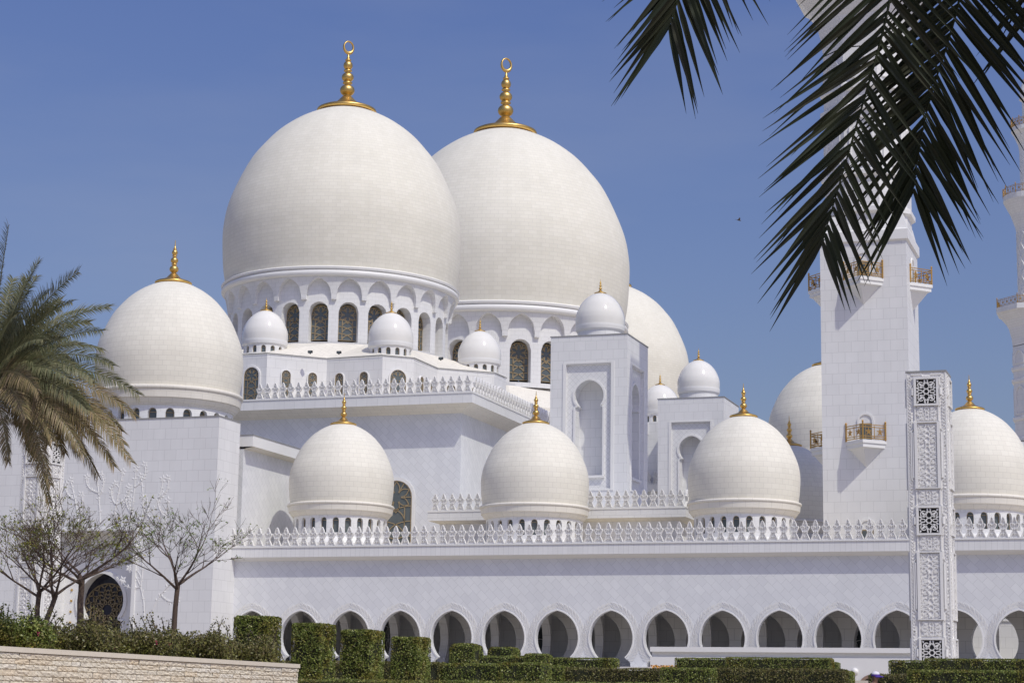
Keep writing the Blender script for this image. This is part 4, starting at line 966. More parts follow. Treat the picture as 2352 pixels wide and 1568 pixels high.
# ------------------------------------------------------------------ rough stone retaining wall in the foreground
rnd = random.Random(11)
wa = at_depth(-60, 1471, 45.0); wb = at_depth(683, 1530, 61.0)
wa.z = wb.z = (wa.z+wb.z)/2
v = Vector((wb.x-wa.x, wb.y-wa.y, 0)); WL = v.length; ex = v.normalized(); nr = Vector((ex.y, -ex.x, 0)); topz = wb.z
wt = thing('stone_wall', (wb.x, wb.y, 0.8), 'low rough cream stone wall in the left foreground with a smooth coping', 'wall')
b = MB(); z = topz-.13; row = 0
while z > .4:
    hgt = rnd.uniform(.115, .16); u = -rnd.uniform(0, .5)
    while u < WL:
        ln = rnd.uniform(.35, 1.1); u1 = min(u+ln, WL); u0 = max(u, 0)
        if u1 > u0+.02:
            # each stone a small split-faced block with a broken front
            nx_ = max(3, int((u1-u0)/.07)); dep = rnd.uniform(.012, .025); P = []
            for i in range(nx_+1):
                uu = u0+.004+(u1-u0-.008)*i/nx_; edge = .5 if i in (0, nx_) else 1.0
                P.append([(uu, .0), (uu, dep*.8+rnd.uniform(.005, .03)), (uu, dep+rnd.uniform(.0, .036)*edge), (uu, dep+rnd.uniform(.0, .036)*edge), (uu, dep*.8+rnd.uniform(.005, .03)), (uu, .0)])
            zz = [z-.002, z-.012, z-hgt*.36, z-hgt*.68, z-hgt+.012, z-hgt+.002]
            vs = [wa+ex*p[0]+nr*p[1]+Vector((0, 0, zz[k]-topz)) for col in P for k, p in enumerate(col)]
            b.add(vs, [(i*6+k, (i+1)*6+k, (i+1)*6+k+1, i*6+k+1) for i in range(nx_) for k in range(5)])
        u += ln
    z -= hgt; row += 1
stone = mat_leaf('split_stone', [(0.74, 0.66, 0.52), (0.77, 0.70, 0.57), (0.72, 0.62, 0.47), (0.78, 0.72, 0.61), (0.74, 0.62, 0.45)], 0.85)
n_ = stone.node_tree; tc = N(n_, 'ShaderNodeTexCoord'); no = N(n_, 'ShaderNodeTexNoise'); no.inputs['Scale'].default_value = 34; no.inputs['Detail'].default_value = 6
bp = N(n_, 'ShaderNodeBump'); bp.inputs['Strength'].default_value = .5; bp.inputs['Distance'].default_value = .03
n_.links.new(tc.outputs['Object'], no.inputs['Vector']); n_.links.new(no.outputs['Fac'], bp.inputs['Height']); n_.links.new(bp.outputs[0], n_.nodes['Principled BSDF'].inputs['Normal'])
b.build('stonework', stone, wt)
b = MB()
def slab(mb, u0, u1, d0, d1, z0, z1):
    P = [wa+ex*u+nr*d for (u, d) in ((u0, d0), (u1, d0), (u1, d1), (u0, d1))]
    mb.add([(p.x, p.y, z0) for p in P]+[(p.x, p.y, z1) for p in P], [(3, 2, 1, 0), (4, 5, 6, 7), (0, 1, 5, 4), (1, 2, 6, 5), (2, 3, 7, 6), (3, 0, 4, 7)])
slab(b, 0, WL-.01, -.45, -.012, .2, topz-.125); b.build('core', mat_plain('wall_mortar', (0.70, 0.62, 0.49), 0.9), wt)
b = MB(); u = 0
while u < WL:
    slab(b, u+.003, min(u+1.2, WL+.06)-.003, -.5, .07, topz-.12, topz); u += 1.2
b.build('coping', mat_plain('coping_stone', (0.74, 0.66, 0.54), 0.7, var=.06, scale=3), wt)

# ------------------------------------------------------------------ foliage helpers
LEAF = mat_leaf('hedge_leaf', [(0.075, 0.110, 0.022), (0.18, 0.225, 0.040), (0.11, 0.145, 0.032), (0.32, 0.35, 0.095), (0.16, 0.14, 0.055)], 0.4, patch=(1.0, 0.74, 0.6))
LEAFB = mat_leaf('brown_green_leaf', [(0.075, 0.080, 0.026), (0.15, 0.15, 0.042), (0.13, 0.105, 0.055), (0.22, 0.215, 0.06), (0.17, 0.125, 0.07)], 0.4, patch=(0.85, 0.9, 0.6))
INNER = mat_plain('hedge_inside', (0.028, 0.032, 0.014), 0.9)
TWIG = mat_plain('twig_bark', (0.055, 0.042, 0.033), 0.85)
BARK = mat_plain('tree_bark', (0.105, 0.072, 0.055), 0.85, var=.25, scale=8, bump=.4, bscale=30)
def leaf_quads(pos, nrm, size, rng, jitter=.9, aspect=.55):
    """many leaf-sized diamonds: pos (n,3), outward normals (n,3)"""
    n = len(pos); d = rng.normal(size=(n, 3))*jitter+nrm*.7; d /= np.linalg.norm(d, axis=1)[:, None]
    r = rng.normal(size=(n, 3)); a = np.cross(d, r); a /= np.linalg.norm(a, axis=1)[:, None]; c = np.cross(d, a)
    s = size*(rng.uniform(.6, 1.3, n))[:, None]
    V = np.stack([pos-a*s*.5, pos+c*s*.5*aspect+d*s*.06, pos+a*s*.5, pos-c*s*.5*aspect+d*s*.06], axis=1).reshape(-1, 3)
    return V
def leaf_object(name, V, mat, parent):
    n = len(V)//4; me = bpy.data.meshes.new(name); base = parent.location
    me.vertices.add(len(V)); me.vertices.foreach_set('co', (V-np.array(base)).astype(np.float32).ravel())
    me.loops.add(n*4); me.loops.foreach_set('vertex_index', np.arange(n*4, dtype=np.int32))
    me.polygons.add(n); me.polygons.foreach_set('loop_start', np.arange(0, n*4, 4, dtype=np.int32))
    me.update(calc_edges=True); me.materials.append(mat)
    o = bpy.data.objects.new(name, me); COL.objects.link(o); o.parent = parent; return o
HN = [0]
def hedge(x0, x1, yt, Z, dep, hgt, label, group, dens=900, mat=None, leafsz=.075, rnd_r=.10, split=False):
    """clipped hedge: front-left top corner seen at (x0,yt), front-right at (x1,yt)"""
    HN[0] += 1; rng = np.random.default_rng(HN[0])
    A = at_depth(x0, yt, Z); Y0 = A.y; B = on_y(x1, yt, Y0); X0, X1, zt = A.x, B.x, A.z
    zb = max(zt-hgt, gz(X0, Y0)-.15)
    t = thing('hedge', ((X0+X1)/2, Y0+dep/2, zb), label, 'hedge', group)
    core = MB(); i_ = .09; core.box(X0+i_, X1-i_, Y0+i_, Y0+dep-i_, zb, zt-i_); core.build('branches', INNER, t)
    sx, sy, sz = X1-X0, dep, zt-zb; faces = [('f', sx*sz), ('r', sy*sz), ('l', sy*sz), ('t', sx*sy), ('b', sx*sz*.3)]
    P = []; Nn = []
    for k, ar in faces:
        m = int(ar*dens*(1.0)); u = rng.uniform(0, 1, m); w_ = rng.uniform(0, 1, m); dd = rng.exponential(.035, m)-.02
        if k == 'f': p = np.stack([X0+u*sx, Y0+dd, zb+w_*sz], 1); nn = (0, -1, 0)
        elif k == 'b': p = np.stack([X0+u*sx, Y0+sy-dd, zb+w_*sz], 1); nn = (0, 1, 0)
        elif k == 'r': p = np.stack([X1-dd, Y0+u*sy, zb+w_*sz], 1); nn = (1, 0, 0)
        elif k == 'l': p = np.stack([X0+dd, Y0+u*sy, zb+w_*sz], 1); nn = (-1, 0, 0)
        else: p = np.stack([X0+u*sx, Y0+w_*sy, zt-dd], 1); nn = (0, 0, 1)
        P.append(p); Nn.append(np.tile(np.array(nn, float), (m, 1)))
    P = np.concatenate(P); Nn = np.concatenate(Nn)
    # round the edges and let the surface wander
    c = np.array([(X0+X1)/2, Y0+dep/2]); 
    wob = .035*np.sin(P[:, 0]*5+HN[0])+.035*np.sin(P[:, 2]*6+P[:, 1]*4)+.025*np.sin(P[:, 0]*13+P[:, 1]*11)+.03*np.sin(P[:, 0]*2.1+HN[0]*2)+rng.exponential(.018, len(P))*(rng.uniform(0, 1, len(P)) < .25)
    keep = (np.sin(P[:, 0]*3.1+P[:, 2]*2.3+HN[0])+np.sin(P[:, 1]*3.7-P[:, 2]*4.1+P[:, 0]*1.3)+rng.normal(size=len(P))*.7) > -1.55
    P = P[keep]; Nn = Nn[keep]; wob = wob[keep]
    P += Nn*wob[:, None]
    q = np.abs(P-np.array([(X0+X1)/2, Y0+dep/2, (zb+zt)/2]))-np.array([sx/2, sy/2, sz/2])+rnd_r
    q = np.maximum(q, 0); q[:, 2] *= (P[:, 2] > (zb+zt)/2); ln = np.linalg.norm(q, axis=1); k = np.where(ln > rnd_r, (ln-rnd_r)/np.maximum(ln, 1e-6), 0)
    P -= np.sign(P-np.array([(X0+X1)/2, Y0+dep/2, (zb+zt)/2]))*q*k[:, None]
    leaf_object('leaves', leaf_quads(P, Nn, leafsz, rng), mat or LEAF, t)
    return t
hg = 'tall clipped hedge blocks'
hedge(536, 612, 1413, 66, 1.25, 2.3, 'tallest and leftmost clipped hedge block, rising behind the flowering shrubs', hg, 1100)
hedge(669, 738, 1430, 66, 1.3, 2.2, 'clipped square hedge block just right of the stone wall end', hg, 1100)
hedge(781, 852, 1445, 68, 1.3, 2.0, 'clipped hedge block third from the left, before the third visible arch', hg, 1100)
hedge(897, 961, 1461, 70, 1.3, 1.9, 'shortest of the four tall clipped hedge blocks, rightmost in the row', hg, 1100)
hl = 'low clipped hedges before the arcade'
hedge(1028, 1090, 1476, 86, 1.4, 1.6, 'rounded dark hedge block behind the low hedges, left of the second rounded one', hl, 700, rnd_r=.3)
hedge(1116, 1178, 1484, 92, 1.4, 1.6, 'rounded pale hedge block half sunk behind the low hedges', hl, 700, rnd_r=.3)
hedge(634, 1010, 1516, 80, 1.0, 1.2, 'low brownish hedge filling the gaps between the tall hedge blocks', hl, 600, LEAFB)
hedge(1040, 1205, 1504, 90, 1.2, 1.3, 'low hedge strip in front of the two rounded hedge blocks', hl, 650)
hedge(1200, 1252, 1499, 88, 1.3, 1.4, 'slightly raised short hedge block below the sixth arch', hl, 650, rnd_r=.2)
hedge(1252, 1408, 1509, 93, 1.2, 1.3, 'mid hedge strip ending below the eighth arch', hl, 650)
hedge(997, 1160, 1522, 78, 1.2, 1.4, 'front hedge strip right of the four tall blocks', hl, 700)
hedge(1148, 1245, 1520, 75, 1.3, 1.4, 'dark raised front hedge block at the picture middle', hl, 700)
hedge(1290, 1518, 1532, 80, 1.2, 1.2, 'brown flecked front hedge strip left of the white ramp wall', hl, 650, LEAFB)
hedge(1240, 1292, 1527, 80, 1.2, 1.3, 'short pale hedge block between two front hedge strips', hl, 650)
hedge(1515, 1632, 1531.5, 76, 1.2, 1.3, 'dark front hedge block under the left end of the ramp wall', hl, 700)
hedge(1629, 1938, 1533, 78, 1.3, 1.3, 'long brown front hedge below the ramp wall', hl, 650, LEAFB)
hedge(1936, 1953, 1540, 80, 1.2, 1.2, 'small hedge stub at the right end of the long brown hedge', hl, 650)
hedge(1549, 1667, 1509, 98, 1.3, 1.3, 'rear hedge strip against the ramp wall, lower left part', hl, 600)
hedge(1665, 1905, 1508, 96, 1.4, 1.3, 'rear raised hedge strip against the ramp wall', hl, 600)
hedge(1903, 1921, 1519, 98, 1.3, 1.2, 'small lower step at the right end of the rear hedge', hl, 600)
hedge(2040, 2128, 1515, 96, 1.4, 1.6, 'see-through thin hedge left of the carved pillar foot', hl, 420)
hedge(2122, 2420, 1511, 92, 1.4, 1.6, 'long rear hedge before the carved pillar, right side', hl, 600)
hedge(1994, 2090, 1546, 76, 1.3, 1.3, 'low brown hedge behind the person in the cap', hl, 650, LEAFB)
hedge(2082, 2430, 1537, 72, 1.4, 1.5, 'long dark front hedge at the bottom right corner', hl, 700)
hedge(684, 1990, 1557, 58, 1.2, .9, 'bright low hedge along the bottom edge of the picture', hl, 600, leafsz=.05)
# orange flower bed beyond the low hedges
q = at_depth(1545, 1525, 100); rng = np.random.default_rng(3)
fbd = thing('flower_bed', (q.x, q.y, q.z-.4), 'small bed of orange flowers left of the ramp wall', 'flowers')
P = np.stack([q.x+rng.uniform(-1.1, 1.1, 500), q.y+rng.uniform(-.4, .4, 500), q.z-.15+rng.uniform(-.15, .1, 500)], 1)
leaf_object('blossoms', leaf_quads(P, np.tile([0, -.5, .8], (500, 1)), .09, rng, aspect=.9), mat_leaf('orange_petal', [(0.6, 0.22, 0.02), (0.75, 0.35, 0.03), (0.10, 0.14, 0.03)], .6), fbd)
# ------------------------------------------------------------------ flowering shrubs behind the stone wall
def shrub(x0, x1, ytop, Z, label, seed, mat, n=9000):
    rng = np.random.default_rng(seed); A = at_depth(x0, ytop, Z); B = at_depth(x1, ytop, Z); zt = (A.z+B.z)/2; zb = zt-1.5
    c = (A+B)/2; hw = (B-A).length/2*1.08; t = thing('flowering_shrub', (c.x, c.y, zb), label, 'shrub', 'flowering shrubs behind the stone wall')
    ax = (B-A).normalized(); ay = Vector((-ax.y, ax.x, 0)); m = n
    ncl = 80; cl = np.stack([rng.uniform(-1, 1, ncl)*hw*.95, rng.uniform(-.8, .8, ncl), rng.uniform(.1, 1.0, ncl)], 1); cs = rng.uniform(.28, .5, ncl)
    idx = rng.integers(0, ncl, m); dirs = rng.normal(size=(m, 3)); dirs /= np.linalg.norm(dirs, axis=1)[:, None]; rr = cs[idx]*rng.uniform(.55, 1.08, m)**.6
    L = cl[idx]+dirs*rr[:, None]; L[:, 2] = np.clip(L[:, 2], 0, 9)
    # sprays sticking out of the top
    sp_n = 9; tips = []
    tw = MB()
    for k in range(sp_n):
        x = rng.uniform(-hw, hw); p = np.array([x, rng.uniform(-.5, .5), rng.uniform(1.0, 1.3)]); d = np.array([rng.uniform(-.6, .6), rng.uniform(-.3, .3), 1.0]); ln = rng.uniform(.25, .6); pts = [p-d*.4]
        for i in range(6):
            q = p+d*ln*i/5+np.array([0, 0, -.15*ln*(i/5)**2]); pts.append(q)
            for _ in range(5): tips.append(q+rng.normal(size=3)*.05)
        W_ = [Vector((c.x, c.y, zb))+ax*a[0]+ay*a[1]+Vector((0, 0, a[2])) for a in pts]; tw.tube(W_, [.012]*len(W_), 4)
    for k in range(40):
        x = rng.uniform(-hw, hw); W_ = [Vector((c.x, c.y, zb))+ax*(x*(1-.1*i)+rng.uniform(-.1, .1))+ay*rng.uniform(-.5, .5)+Vector((0, 0, i*.35-.3)) for i in range(5)]; tw.tube(W_, [.02, .018, .015, .01, .006], 4)
    L = np.concatenate([L, np.array(tips)]); bx = np.array([c.x, c.y, zb])
    P = bx+L[:, :1]*np.array(ax)+L[:, 1:2]*np.array(ay)+L[:, 2:3]*np.array([0, 0, 1])
    dn = np.concatenate([dirs, np.tile([0, 0, 1.], (len(tips), 1))])
    leaf_object('leaves', leaf_quads(P, dn, .075, rng, aspect=.62), mat, t); tw.build('branches', TWIG, t)
    k = 10; sel = rng.integers(0, m, k); F = []
    for s_ in sel:
        if L[s_, 1] < 0.2: F.append(P[s_]+dirs[s_]*.06+rng.normal(size=(5, 3))*.025)
    if F:
        F = np.concatenate(F); leaf_object('blossoms', leaf_quads(F, np.tile([0, -1., 0], (len(F), 1)), .07, rng, aspect=.9), mat_leaf('magenta_bract', [(0.35, 0.01, 0.08), (0.5, 0.03, 0.16)], .6), t)
    core = MB()
    for (a, b_, cz) in cl[:40]:
        o = Vector((c.x, c.y, zb))+ax*a+ay*b_+Vector((0, 0, cz*.8)); core.lathe([(0, -.16), (.11, -.10), (.13, 0), (.10, .08), (0, .11)], 7, c=o)
    return t
for i, (x0, x1, yt, Z, lb, mt) in enumerate(((-40, 110, 1398, 53, 'flowering green shrub at the left frame edge behind the stone wall', LEAF), (95, 250, 1412, 55, 'green shrub below the two leafless trees', LEAFB),
        (235, 390, 1424, 57, 'yellowish shrub between the second and third bare tree trunks', LEAFB), (370, 520, 1436, 59, 'brown twiggy shrub right of the third bare tree', LEAFB), (500, 632, 1452, 61, 'olive green shrub in front of the tallest hedge block', LEAFB))):
    shrub(x0, x1, yt, Z, lb, 20+i, mt, 24000)
# ------------------------------------------------------------------ bare trees
PIN = mat_leaf('yellow_green_leaflet', [(0.14, 0.17, 0.03), (0.26, 0.27, 0.05), (0.11, 0.15, 0.03), (0.34, 0.27, 0.06)], 0.55)
PIN2 = mat_leaf('green_leaflet', [(0.09, 0.15, 0.03), (0.16, 0.23, 0.05), (0.21, 0.25, 0.06)], 0.55)
def bare_tree(bx, by, Z, Ht, spread, fork, seed, label, lean=0.0, leafy=.5, mat=PIN, trunks=1, thick=.085, dropx=0, levels=5):
    rn = random.Random(seed); B = at_depth(bx, by, Z); t = thing('bare_tree', (B.x, B.y, B.z-.5), label, 'tree', 'nearly leafless young trees'); tk = MB(); br = MB(); leaves = []; rng = np.random.default_rng(seed)
    def grow(p, d, ln, r, lev):
        n = 6; pts = [p]; q = p.copy(); dd = d.copy(); kids = []
        for i in range(n):
            dd = (dd+Vector((rn.uniform(-.13, .13), rn.uniform(-.13, .13), rn.uniform(-.08, .11)))).normalized(); q = q+dd*(ln/n); pts.append(q.copy()); kids.append((q.copy(), dd.copy()))
        r1 = r*.52; br.tube(pts, [r+(r1-r)*i/n for i in range(n+1)], 6 if lev < 2 else 4, cap=False)
        if lev >= levels:
            for (pp, pd) in kids[1:]:
                if rn.random() < leafy*(.35 if pp.z > B.z+Ht*.75 else .8):
                    m = rn.randint(3, 7); axv = Vector((pd.x+rn.uniform(-.7, .7), pd.y+rn.uniform(-.7, .7), rn.uniform(-.5, .3))).normalized()
                    for j in range(m): leaves.append(tuple(pp+axv*(.05*j)+Vector((rn.uniform(-.02, .02), rn.uniform(-.02, .02), rn.uniform(-.03, .03)))))
            return
        nk = rn.choice((3, 3, 4)) if lev < 3 else rn.choice((2, 3, 3))
        for j in range(nk):
            i = n-1 if j == 0 else rn.randint(1, n-1); pp, pd = kids[i]; az = rn.uniform(0, 2*math.pi); sp_ = rn.uniform(.28, .75) if j else rn.uniform(.05, .3)
            side = Vector((math.cos(az), math.sin(az), rn.uniform(-.1, .35))); nd = (pd*(1-sp_*.55)+side*sp_).normalized()
            if nd.z < .03: nd.z = rn.uniform(.03, .22); nd.normalize()
            grow(pp, nd, ln*rn.uniform(.60, .80), max(r1*rn.uniform(.72, .95), .0062), lev+1)
    for k in range(trunks):
        d = Vector((lean+(k*.35 if trunks > 1 else 0), 0, 1)).normalized(); p0 = B+Vector((k*.16, 0, -.5)); pts = [p0]; q = p0.copy()
        for i in range(5): q = q+d*((fork+.5)/5)+Vector((rn.uniform(-.02, .02), rn.uniform(-.02, .02), 0)); pts.append(q.copy())
        tk.tube(pts, [thick*1.25, thick*1.05, thick, thick*.95, thick*.9, thick*.92], 9)
        nb = 5
        for j in range(nb):
            az = 2*math.pi*(j+rn.uniform(-.25, .25))/nb+k; out = spread*(.35+.55*rn.random()); d2 = Vector((math.cos(az)*out, math.sin(az)*out, .8)).normalized(); s_ = pts[-1] if j < 3 else pts[-1]-d*.15
            grow(s_, d2, (Ht-fork)*.40, thick*.55, 1)
    tk.build('trunk', BARK, t); br.build('crown', BARK, t)
    if leaves:
        P = np.array(leaves); leaf_object('leaves', leaf_quads(P, np.tile([0, 0, 1.], (len(P), 1)), .085, rng, jitter=.5, aspect=.42), mat, t)
    return t
bare_tree(187, 1418, 60, 4.2, 2.7, 1.15, 4, 'middle bare tree with a wide brown crown in front of the gate doorway', leafy=.12, lean=-.02, thick=.10, levels=5)
bare_tree(84, 1418, 58, 4.0, 2.0, .75, 9, 'leftmost bare tree with two low trunks and yellowish leaves', trunks=2, leafy=.22, thick=.08, lean=.05)
bare_tree(400, 1432, 62, 4.3, 1.35, 1.2, 15, 'slim bare tree with green leaf tufts before the gate block corner', leafy=.16, mat=PIN2, thick=.085, levels=5)
# ------------------------------------------------------------------ palms
def frond(mb, pts, ll, n, wd, up, a0=62, a1=18, droop=.25, rn=random, vfold=.35, r0=.02, tipn=3, fan=.0, curl=0.0, start=.12, pw=1.3, short=False):
    """feather frond: rachis along pts, leaflets both sides; up is the rough normal of the blade"""
    P = [Vector(p) for p in pts]; acc = [0]
    for a, b in zip(P, P[1:]): acc.append(acc[-1]+(b-a).length)
    T = acc[-1]
    def at(s_):
        s_ = max(0, min(T, s_)); i = max(k for k in range(len(acc)) if acc[k] <= s_+1e-9); i = min(i, len(P)-2); u = (s_-acc[i])/max(acc[i+1]-acc[i], 1e-6)
        return P[i]+(P[i+1]-P[i])*u, (P[i+1]-P[i]).normalized()
    mb.tube(P, [r0*(1-.8*i/(len(P)-1)) for i in range(len(P))], 5)
    for k in range(n):
        u = start+(1-start)*(k+.5)/n
        for s_ in (-1, 1):
            p, t = at(T*min(1, u+rn.uniform(-.3, .3)/n)); side = t.cross(up).normalized(); nn = side.cross(t).normalized()
            ang = rad(a0+(a1-a0)*u**pw+rn.uniform(-6, 6)-(s_*7 if pw > 2 else 0)); ln = (ll*(.74 if (s_ < 0 and short) else 1)*(1-.24*max(0, u-.7)/.3) if pw > 2 else ll*(.55+.45*math.sin(math.pi*min(1, u*.85+.25)))*(1-.35*max(0, u-.8)/.2*.6))*rn.uniform(.85, 1.1)
            d = (t*math.cos(ang)+side*s_*math.sin(ang)+nn*(vfold+rn.uniform(-.12, .12))).normalized()
            wv = d.cross(nn).normalized(); q = p.copy(); prev = None; m = 5; dd = d.copy()
            prof = [.55, 1.0, .95, .66, .30, .03]
            vs = []
            for i in range(m+1):
                w2 = wd*prof[i]/2; tw = nn*(w2*.7); vs += [q-wv*w2+tw*.5, q-tw*.3, q+wv*w2+tw*.5]
                dd = (dd+Vector((0, 0, -droop/m))+t*(curl/m)).normalized(); q = q+dd*(ln/m)
            mb.add(vs, [(i*3+j, i*3+j+1, i*3+j+4, i*3+j+3) for i in range(m) for j in (0, 1)])
def px_path(pl): return [at_depth(x, y, Z) for x, y, Z in pl]
def through(pts, per=8):
    pts = [Vector(p) for p in pts]; out = []
    for i in range(len(pts)-1):
        p0, p1, p2, p3 = pts[max(i-1, 0)], pts[i], pts[i+1], pts[min(i+2, len(pts)-1)]
        for k in range(per):
            t = k/per; out.append(0.5*((2*p1)+(p2-p0)*t+(2*p0-5*p1+4*p2-p3)*t*t+(3*p1-p0-3*p2+p3)*t**3))
    return out+[pts[-1]]
def bez(pts, n=12):
    out = []
    for i in range(n+1):
        t = i/n; Q = [Vector(p) for p in pts]
        while len(Q) > 1: Q = [a+(b-a)*t for a, b in zip(Q, Q[1:])]
        out.append(Q[0])
    return out
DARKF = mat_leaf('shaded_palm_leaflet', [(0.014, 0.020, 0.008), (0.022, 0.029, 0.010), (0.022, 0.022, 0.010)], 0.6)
GREENF = mat_leaf('palm_leaflet', [(0.075, 0.090, 0.042), (0.145, 0.155, 0.075), (0.105, 0.112, 0.062), (0.21, 0.205, 0.105), (0.18, 0.155, 0.08)], 0.38)
BROWNF = mat_leaf('dry_palm_leaflet', [(0.14, 0.115, 0.055), (0.26, 0.20, 0.095), (0.16, 0.155, 0.07), (0.36, 0.27, 0.15), (0.23, 0.18, 0.12)], 0.5)
# palm overhead: trunk outside the frame, three fronds hanging into the picture
rn = random.Random(8); cr = at_depth(2560, -1150, 9.0)
pt = thing('date_palm', (cr.x, cr.y, gz(cr.x, cr.y)), 'overhead palm whose dark fronds hang into the upper right of the picture', 'palm')
b = MB(); zz = [gz(cr.x, cr.y)+(cr.z-.2-gz(cr.x, cr.y))*i/14 for i in range(15)]
b.tube([(cr.x, cr.y, z) for z in zz], [.24+.02*(i % 2) for i in range(15)], 12); b.build('trunk', BARK, pt)
nc = -FW
for nm, ctrl, ll, n, st_ in (('a', [(cr.x, cr.y, cr.z), at_depth(2300, -950, 8.9), at_depth(2095, -330, 8.8), at_depth(2040, 20, 8.8), at_depth(1955, 330, 8.75), at_depth(1886, 565, 8.7)], .65, 74, .25),
                            ('b', [(cr.x, cr.y, cr.z), at_depth(2400, -900, 9.2), at_depth(2255, -400, 9.3), at_depth(2210, -30, 9.3), at_depth(2130, 250, 9.3), at_depth(2097, 440, 9.3)], .68, 92, .25),
                            ('c', [(cr.x, cr.y, cr.z), at_depth(2250, -1150, 8.6), at_depth(1800, -650, 8.5), at_depth(1620, -200, 8.5), at_depth(1570, -40, 8.5), at_depth(1533, 70, 8.5)], .58, 84, .30),
                            ('d', [(cr.x, cr.y, cr.z), at_depth(2560, -900, 9.6), at_depth(2470, -500, 9.7), at_depth(2420, -200, 9.7), at_depth(2400, -60, 9.7), at_depth(2370, 30, 9.7)], .62, 46, .25)):
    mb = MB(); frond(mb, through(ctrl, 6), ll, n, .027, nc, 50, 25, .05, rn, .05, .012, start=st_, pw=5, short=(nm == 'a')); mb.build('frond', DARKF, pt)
for k in range(17):
    a = 2*math.pi*k/17+.1; el = rn.uniform(.15, .95); L = rn.uniform(2.3, 3.0); d = Vector((math.cos(a), math.sin(a), 0))
    if (Vector((cr.x, cr.y, 0))+d*L).length < 2.5: continue
    ctrl = [(cr.x, cr.y, cr.z), Vector(cr)+d*L*.45+Vector((0, 0, L*.5*el+.4)), Vector(cr)+d*L+Vector((0, 0, L*.35*el-.1))]
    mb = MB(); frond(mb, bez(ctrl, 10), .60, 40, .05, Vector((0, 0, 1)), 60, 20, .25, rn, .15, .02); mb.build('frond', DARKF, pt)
# date palm at the left frame edge
rn = random.Random(21); PZ = 52.0; pc = at_depth(-30, 880, PZ)
lp = thing('date_palm', (pc.x, pc.y, gz(pc.x, pc.y)), 'date palm at the left frame edge with green upper and dry brown lower fronds', 'palm')
b = MB(); z0 = gz(pc.x, pc.y); b.tube([(pc.x, pc.y, z0+(pc.z+.1-z0)*i/30) for i in range(31)], [.27+.03*(i % 2) for i in range(31)], 12); b.build('trunk', BARK, lp)
def pal(tip, rise, mat, ll=.42, n=42, droop=.35, vf=.25, dz=0.0, sag=None, src=(0, 0)):
    """frond from the crown to a tip given by pixel and depth offset, arching upwards by rise metres"""
    S0 = at_depth(-30+src[0], 880+src[1], PZ); E = at_depth(tip[0], tip[1], PZ+dz); mid = (S0+E)/2+Vector((0, 0, rise))
    m2 = E+(S0-E)*.22+Vector((0, 0, rise*.62))
    mb = MB(); frond(mb, bez([S0, S0+(E-S0)*.3+Vector((0, 0, rise*.9)), m2, E], 14), ll*1.42, 105, .023, (Vector((0, 0, .6))+Vector((rn.uniform(-.6, .9), -1.0, 0))).normalized(), 66, 34, droop+.4, rn, vf, .028); mb.build('frond', mat, lp)
for tip, rise, mat, ll, dz in (((20, 520), .5, GREENF, .45, -.6), ((-60, 480), .5, GREENF, .45, .5), ((90, 600), .55, GREENF, .40, .8), ((180, 625), .55, GREENF, .45, -.8), ((60, 640), .4, GREENF, .42, 1.5), ((250, 705), .75, GREENF, .46, .3), ((235, 760), .6, GREENF, .44, -1.3), ((185, 790), .6, GREENF, .42, 1.6),
        ((318, 905), 1.0, GREENF, .45, -.4), ((310, 955), 1.0, BROWNF, .44, .5), ((300, 1060), 1.25, BROWNF, .46, -.7), ((225, 1090), 1.2, BROWNF, .48, .6), ((120, 1010), 1.0, BROWNF, .45, -1.6), ((280, 990), 1.1, BROWNF, .42, 1.2), ((200, 940), .8, GREENF, .42, -2.0), ((160, 870), .7, GREENF, .44, -2.4), ((100, 780), .6, GREENF, .44, -2.2), ((40, 720), .6, GREENF, .44, -2.0), ((90, 900), .7, BROWNF, .46, -2.6),
        ((20, 1060), .8, BROWNF, .45, -.9), ((-10, 1090), .8, BROWNF, .45, .3), ((-200, 700), .8, GREENF, .45, .5), ((-260, 900), .9, GREENF, .45, -.5), ((-180, 1000), .9, BROWNF, .45, .6), ((-120, 560), .6, GREENF, .45, 1.2), ((150, 1040), 1.1, BROWNF, .46, .9), ((60, 960), .7, BROWNF, .44, -2.0), ((140, 690), .6, GREENF, .42, 1.0), ((205, 740), .65, GREENF, .42, .9), ((110, 840), .6, GREENF, .42, -1.5), ((60, 800), .5, GREENF, .42, 1.2), ((260, 840), .9, GREENF, .44, -1.0), ((190, 1000), 1.0, BROWNF, .44, 1.5), ((262, 1070), 1.2, BROWNF, .44, .2), ((80, 1050), .9, BROWNF, .44, 1.0), ((30, 640), .45, GREENF, .42, 2.0), ((130, 960), .8, BROWNF, .44, 2.0), ((285, 1020), 1.1, BROWNF, .46, -1.2), ((240, 970), .95, GREENF, .42, .2)):
    pal(tip, rise, mat, ll=ll, dz=dz)
for k in range(18):
    a = rad(-62+124*k/17+rn.uniform(-4, 4)); L = rn.uniform(190, 300); tx, ty = -30+L*math.cos(a), 880+L*math.sin(a)*1.05
    pal((tx, ty), .5+.9*(a+1.1)/2.2, GREENF if a < .35 else BROWNF, ll=rn.uniform(.38, .46), dz=rn.uniform(-2.4, 1.8), droop=rn.uniform(.35, .8))
